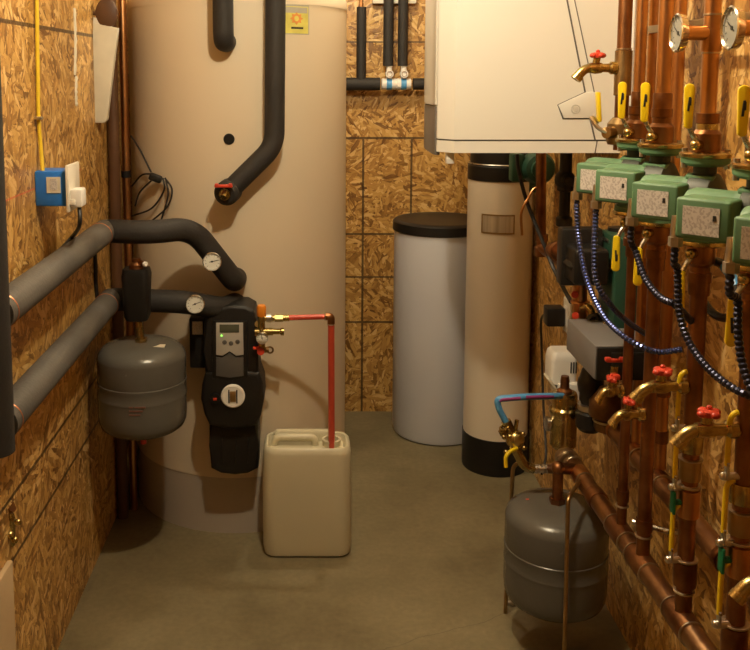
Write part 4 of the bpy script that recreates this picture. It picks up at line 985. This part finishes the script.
bm = B(); cz2 = e_(545, 425); lathe(bm, cz2+V((.045, .01, 0)), (-1, 0, 0), [(0, 0), (.018, 0), (.018, .03), (.021, .031), (.021, .04), (0, .041)], 18); part('side_plug', bm, 'steel', t, 'steel side plug')

# ------------------------------------------------------------------ fill line: tubing, feed valve, nipple, tank
b_ = lambda px, py, Y=2.42: atY(px, py, Y)
t = thing('blue_tubing', 'blue plastic tubing with purple print bending down to the brass feed valve', 'tube', b_(505, 424))
path = fillet([b_(574, 396, 2.55), b_(552, 396, 2.46), b_(520, 397, 2.42), b_(497, 399, 2.42), b_(498.5, 408, 2.42), b_(508, 426, 2.42)], .03, 8)
bm = B(); tube(bm, path, .0092, 14); tb = part('tube', bm, 'pex_blue', t)
bm = B()
def strip_on(path, i0, i1, off): tube(bm, [p+off*1.9 for p in path[i0:i1]], .0055, 10)
rp = resample(path, .006)
n_r = len(rp)
strip_on(rp, 1, 7, V((0, -.0025, 0))); part('purple_print', bm, 'purple', tb, 'purple print')
bm = B(); strip_on(rp, int(n_r*.34), int(n_r*.60), V((0, -.0028, .0005))); part('purple_print', bm, 'purple', tb, 'purple print')
bm = B(); strip_on(rp, int(n_r*.64), int(n_r*.80), V((.0012, -.0026, 0))); part('purple_print', bm, 'purple', tb, 'purple print')
c = b_(513, 440)
t = thing('feed_valve', 'brass feed valve with small yellow lever under the blue tubing', 'valve', c)
bm = B(); cyl(bm, b_(506, 421), b_(511, 432), .014, 14); boxmm(bm, c+V((-.02, -.018, -.012)), c+V((.028, .018, .022)), .008, 3); ball(bm, c+V((.006, 0, .004)), .026, 16)
cyl(bm, c+V((.002, 0, 0)), b_(517, 420), .006, 10); cyl(bm, b_(504, 434), b_(502, 430), .012, 10); torus(bm, b_(505, 427), (.5, 0, -1), .014, .004)
for (px, py) in ((504, 437), (523, 434), (524, 448), (506, 452)): ball(bm, b_(px, py, 2.40), .007, 10)
tube(bm, fillet([b_(514, 446), b_(519, 456), b_(524, 466), b_(534, 469)], .025), .0135, 16); part('body', bm, 'brass', t)
bm = B(); cyl(bm, b_(533, 469), b_(550, 468.5), .0115, 14)
for px in (536, 539.5, 543, 546.5): torus(bm, b_(px, 469), (1, 0, 0), .0115, .0022, 18, 6)
part('nipple', bm, 'steel', t, 'threaded steel nipple')
bm = B(); tube(bm, fillet([b_(517, 448, 2.40), b_(509, 452, 2.385), b_(505.5, 457, 2.38), b_(506, 467, 2.38)], .02), .0055, 10); part('lever', bm, 'yellow', t, 'yellow lever')
# expansion tank under the manifold
rxx, ryy = .679, 2.375
rzt = atY(556, 493, ryy).z-.028; rzb = atY(556, 622, ryy-.11).z-.008
t = expansion_tank('grey expansion tank hanging under the copper manifold just above the floor', rxx, ryy, rzt, rzb, .1405, False, False, True)
bm = B(); nx = b_(557, 468, ryy); cyl(bm, (rxx, ryy, rzt-.006), (rxx, ryy, nx.z-.005), .0145, 16); cyl(bm, (rxx, ryy, rzt-.004), (rxx, ryy, rzt+.014), .022, 6)
cyl(bm, b_(550, 468.5), V((rxx, ryy, nx.z)), .014, 14); cyl(bm, (rxx-.01, ryy, nx.z), (RX, ryy+.02, .505), .016, 14); ball(bm, (rxx, ryy, nx.z), .019, 14); part('neck', bm, 'copper_dull', t, 'copper neck tee')
bm = B(); lathe(bm, (rxx, ryy, rzb), (0, 0, -1), [(0, -.004), (.010, -.004), (.010, .02), (0, .022)], 12); part('valve_cap', bm, 'black', t)
bm = B(); rm_ = atZ(534, 500, rzt-.004); box(bm, (rm_.x, rm_.y, rzt-.0035), (.045, .007, .004), None); part('sticker_edge', bm, 'red', t, 'thin red mark')
# thin drain tubes to the floor
dp = b_(517, 474, 2.42)
bm = B(); tube(bm, fillet([b_(520, 462, 2.45), V((dp.x, 2.47, dp.z)), V((dp.x, 2.52, .0))], .02), .006, 10)
solo('drain_tube', bm, 'bronze', 'thin tube dropping from the feed valve to the floor behind the tank', 'tube')
fp = atY(570.5, 480, 2.205)
bm = B(); tube(bm, fillet([V((RX-.01, 2.33, .51)), V((fp.x, 2.22, .505)), V((fp.x, 2.205, .0))], .018), .0055, 10)
solo('drain_tube', bm, 'bronze', 'thin tube dropping to the floor in front of the right grey tank', 'tube')
cl = atZ(509, 613, .012)
bm = B(); box(bm, (cl.x+.02, cl.y+.06, .006), (.04, .012, .012), None, .003)
solo('floor_clip', bm, 'steel', 'small metal clip lying on the floor beside the right grey tank', 'clip')

# ------------------------------------------------------------------ pipes on the back wall
yv = YB-.075
def bk(px, py, Y=yv): return atY(px, py, Y)
t = thing('insulated_pipe', 'horizontal black foam-covered pipe across the back wall', 'pipe', bk(360, 83))
bm = B(); cyl(bm, V((.05, yv, bk(360, 84).z)), V((bk(380, 84).x, yv, bk(360, 84).z)), .029, 20); cyl(bm, V((bk(413, 84).x, yv, bk(360, 84).z)), V((XR, yv, bk(360, 84).z)), .026, 20); part('foam_sleeve', bm, 'foam', t)
bm = B(); c = bk(361, 84); cyl(bm, V((c.x, yv, c.z+.01)), V((c.x, yv, bk(361, 7).z)), .0215, 20); solo('insulated_pipe', bm, 'foam', 'short upright black foam-covered pipe left of the pair on the back wall', 'pipe')
for (px, wd) in ((388, 'left'), (402.5, 'right')):
    c = bk(px, 66); bm = B(); cyl(bm, V((c.x, yv, c.z)), V((c.x, yv, 2.40)), .0225, 20)
    solo('insulated_pipe', bm, 'foam', f'{wd} one of the pair of upright black foam pipes on the back wall', 'pipe', 'pair of black foam pipes on the back wall')
    t = thing('plastic_valve', f'white plastic valve with blue band under the {wd} black foam pipe', 'valve', bk(px+1, 84), 'white plastic valves on the back wall')
    z = bk(px, 84).z; x = bk(px+1, 84).x
    bm = B(); cyl(bm, (x-.034, yv, z), (x+.034, yv, z), .025, 18, bev=.004); cyl(bm, (x, yv, z), (x, yv, bk(px, 64).z), .0135, 16); lathe(bm, (x, yv, bk(px, 67).z), (0, 0, 1), [(.013, 0), (.017, .002), (.017, .014), (.013, .016)], 16); part('body', bm, 'white', t)
    bm = B(); lathe(bm, (x, yv, z), (1, 0, 0), [(.02, -.012), (.0265, -.012), (.0265, .012), (.02, .012)], 20, closed=True); part('blue_band', bm, 'pex_blue', t, 'blue band')
    bm = B(); zk = bk(px, 74).z; lathe(bm, (x, yv, zk), (0, -1, 0), [(0, 0), (.018, 0), (.019, .025), (.017, .034), (.010, .034), (.009, .03), (0, .03)], 20); part('stem_cap', bm, 'white', t)
    bm = B(); torus(bm, (x, yv-.0345, zk), (0, 1, 0), .011, .0012, 20, 6); part('cap_ring', bm, 'copper_dull', t)
bm = B(); a = bk(374, -2); boxmm(bm, (bk(373, 2).x, YB-.05, bk(373, 3).z), (bk(417, 2).x, YB-.01, bk(373, 3).z+.06), .003)
solo('pipe_bracket', bm, 'ivory', 'pale bracket strip behind the upright black foam pipes', 'bracket')
c = bk(361, 7); bm = B(); cyl(bm, V((c.x, yv, c.z-.01)), V((c.x, yv, 2.40)), .008, 12)
solo('copper_tube', bm, 'copper', 'thin bare copper tube rising out of the short black foam pipe', 'tube')

# ------------------------------------------------------------------ left wall details
# upright copper pipe in front of the tank's left edge
cpx = -.658
cy = atX(125.5, 150, cpx).y
t = thing('copper_riser', 'upright copper pipe in the gap between left wall and beige tank', 'pipe', (cpx, cy, 0), 'upright pipes on the left wall')
bm = B(); cyl(bm, (cpx, cy, 0), (cpx, cy, 2.40), .0135, 18); part('pipe', bm, 'copper', t)
bm = B(); z = atX(126, 174, cpx).z; lathe(bm, (cpx, cy, z-.012), (0, 0, 1), [(.012, 0), (.017, 0), (.017, .024), (.012, .024)], 18, closed=True); part('clamp', bm, 'black', t, 'black clamp')
bm = B(); cyl(bm, (-.686, cy-.06, 0), (-.686, cy-.06, 2.40), .020, 18)  # dark cylinder standing in for the shadow band beside the tank
solo('shade_strip', bm, 'dark_brown', 'dark brown upright strip imitating shade in the left corner beside the copper pipe', 'pipe')
# sensor wires
t = thing('sensor_wire_bundle', 'thin dark wires tied in a loop against the upper left of the tank', 'wire', tank_pt(155, 178, .03))
tp = lambda px, py, o=.02: tank_pt(px, py, o)
for pts in ([(131, 136), (140, 150), (151, 172)], [(132, 186), (142, 175), (153, 174)], [(152, 180), (140, 192), (135, 206)], [(165, 178), (172, 190), (167, 207), (148, 224)], [(163, 178), (164, 190), (152, 208), (132, 216)], [(166, 180), (168, 196), (160, 224)]):
    bm = B(); tube(bm, spline([tp(*p) for p in pts], 8), .0032, 8); part('wire', bm, 'cable', t)
bm = B(); c = tp(155.5, 178, .03); box(bm, c, (.045, .022, .026), (V((.93, 0, -.36)), V((0, 1, 0)), V((.36, 0, .93))), .006); part('tape_wrap', bm, 'black', t)
# blue box, plate and plug
wl = lambda px, py, X=XL: atX(px, py, X)
y0, y1 = wl(36, 190, XL+.045).y, wl(66, 190, XL+.045).y
za_, zb2_ = wl(50, 171, XL+.045).z, wl(50, 206, XL+.045).z
t = thing('junction_box', 'bright blue electrical box with pale plate and label on the left wall', 'electrical box', (XL, (y0+y1)/2, zb2_))
def wpt(px, py, Y): return atY(px, py, Y)
yb_ = wl(68, 190, XL+.02).y
bm = B(); xa, xb_ = wpt(36, 190, yb_-.08).x, wpt(67.5, 190, yb_-.08).x
ya_ = 2.285
bxr = wpt(67, 188, ya_).x
boxmm(bm, (XL, ya_, wpt(50, 206.5, ya_).z), (bxr, ya_+.085, wpt(50, 171, ya_).z), .005); part('box', bm, 'blue', t)
bm = B(); boxmm(bm, (bxr-.001, ya_-.012, wpt(70, 212, ya_).z), (bxr+.008, ya_+.098, wpt(70, 165, ya_).z), .003); part('cover_plate', bm, 'ivory', t, 'cream cover plate')
bm = B(); lx0, lx1 = wpt(46.5, 180, ya_).x, wpt(60.5, 180, ya_).x
boxmm(bm, (lx0, ya_-.0015, wpt(50, 193, ya_).z), (lx1, ya_+.001, wpt(50, 177, ya_).z)); lbp = part('label', bm, 'paper', t, 'white label')
bm = B(); boxmm(bm, (wpt(50, 180, ya_).x, ya_-.0025, wpt(50, 190, ya_).z), (wpt(57.5, 180, ya_).x, ya_-.001, wpt(50, 179, ya_).z)); part('label_print', bm, 'code', lbp)
t = thing('power_plug', 'white plug in the cream plate of the blue box with black cord', 'plug', (bxr+.03, ya_+.02, wpt(80, 208, ya_).z))
bm = B(); boxmm(bm, (bxr+.007, ya_-.005, wpt(80, 207.5, ya_).z), (bxr+.038, ya_+.045, wpt(80, 189, ya_).z), .006); part('body', bm, 'white', t)
bm = B(); boxmm(bm, (bxr+.007, ya_-.009, wpt(80, 205, ya_).z), (bxr+.022, ya_+.0, wpt(80, 199, ya_).z), .002); part('latch', bm, 'ivory', t)
c0 = V((bxr+.028, ya_+.01, wpt(80, 207, ya_).z))
bm = B(); tube(bm, spline([c0, c0+V((-.002, 0, -.05)), wl(72, 237, XL+.04), wl(58, 252, XL+.03), wl(47, 262, XL+.02)], 8), .0055, 10); part('cord', bm, 'cable', t, 'black cord')
# yellow cable
bm = B(); tube(bm, spline([wl(36.5, -12, XL+.008), wl(37.5, 60, XL+.008), wl(38.5, 118, XL+.008), wl(41, 150, XL+.012), wl(43, 175, XL+.02)], 8), .0052, 10)
solo('yellow_cable', bm, 'yellow_cable', 'yellow electrical cable running down the left wall into the blue box', 'cable')
bm = B(); c = wl(38.5, 118, XL+.01); box(bm, c, (.02, .022, .008), None, .002); solo('cable_staple', bm, 'steel', 'small metal staple holding the yellow cable to the left wall', 'staple')
# hanging paper sleeve on a peg
kx = XL+.03
pA = [wl(x, y, kx) for (x, y) in ((93, 23), (118, 28), (107, 122), (87, 121))]
t = thing('paper_sleeve', 'long off-white paper sleeve hanging from a brown peg on the left wall', 'sleeve', pA[3])
yk = wl(103, 70, kx).y
def pY(px, py): return atY(px, py, yk)
bm = B(); prism(bm, [pY(*p) for p in ((93, 23), (118, 28), (107, 120), (104, 123), (89, 123), (87, 119))], (0, .02, 0), .004); part('sleeve', bm, 'paper', t)
bm = B(); prism(bm, [pY(*p)+V((0, .004, 0)) for p in ((93, 17), (112, 21), (111, 28), (92, 26))], (0, .012, 0), .002); part('flap', bm, 'ivory', t)
bm = B(); a = pY(106, 13); rr_ = (pY(117, 13)-a).length
prism(bm, [V((a.x+rr_*math.cos(2*PI*k/28), a.y+.003, a.z+rr_*1.35*math.sin(2*PI*k/28))) for k in range(28)], (0, .016, 0), .004)
cyl(bm, V((XL, a.y+.011, a.z)), V((a.x, a.y+.011, a.z)), .007, 12); part('peg', bm, 'dark_brown', t, 'brown round peg')
# drips of dried foam
t_pts = [[(74, 8), (75, 40), (74.5, 75)], [(76, 76), (75.5, 92), (76, 106)]]
bm = B()
for pts in t_pts: tube(bm, spline([wl(x, y, XL+.001) for x, y in pts], 6), .006, 8, True, lambda i: .004+.003*math.sin(i*1.3)**2)
solo('dried_sealant', bm, 'paper', 'pale streak of dried sealant running down the left wall', 'sealant')
# small cable between the two wall pipes
bm = B(); tube(bm, spline([wl(94, 238, XL+.006), wl(95.5, 262, XL+.006), wl(96, 285, XL+.006), wl(98, 304, XL+.006)], 6), .0065, 8)
solo('wall_cable', bm, 'cable', 'short black cable on the left wall between the two foam pipes', 'cable')
# brass valve cluster and carton at the lower left edge
vy = 2.02
t = thing('brass_drain_valve', 'brass valve with yellow lever at the lower left picture edge', 'valve', atY(6, 530, vy))
bm = B(); c = atY(5, 515, vy); cyl(bm, V((XL, vy, c.z)), c, .016, 14); tube(bm, fillet([c+V((-.02, 0, 0)), c+V((.01, 0, 0)), atY(9, 545, vy)], .02), .014, 14)
for (x, y, r) in ((10, 535, .010), (18, 522, .008), (3, 549, .012), (15, 540, .008)): ball(bm, atY(x, y, vy-.02), r, 12)
part('body', bm, 'brass', t)
bm = B(); cyl(bm, V((XL, vy, atY(5, 505, vy).z)), atY(8, 507, vy), .018, 14); part('nipple', bm, 'copper_dull', t, 'copper nipple')
bm = B(); tube(bm, fillet([atY(4, 478, vy), atY(5, 462, vy), atY(6, 444, vy)], .02), .006, 10); cyl(bm, atY(4, 478, vy), atY(5, 505, vy), .006, 8); part('lever', bm, 'yellow', t, 'yellow lever')
cb = atY(13, 560, 1.98)
bm = B(); boxmm(bm, (XL, 1.70, 0), (cb.x, 1.98, cb.z), .003)
t = thing('carton', 'plain tan carton standing against the left wall at the picture corner', 'carton', (XL+.02, 1.84, 0))
part('body', bm, 'carton' if 'carton' in M else 'paper', t)

# ------------------------------------------------------------------ light: two bare bulbs under the ceiling
def bulb(name, loc, power, col=(1.0, .86, .61), r=.026):
    ld = bpy.data.lights.new(name, 'POINT'); ld.energy = power; ld.color = col; ld.shadow_soft_size = r
    o = bpy.data.objects.new(name, ld); o.location = loc; COL.objects.link(o)
bulb('front_bulb', (.06, 1.72, 2.36), 60)
bulb('back_bulb', (.15, 3.2, 2.36), 30)
w_ = bpy.data.worlds.new('world'); S.world = w_; w_.use_nodes = True
w_.node_tree.nodes['Background'].inputs[0].default_value = (.02, .016, .01, 1)
vs = S.view_settings; vs.view_transform = 'Standard'; vs.look = 'None'; vs.gamma = 1; vs.use_curve_mapping = False; vs.exposure = 0.0
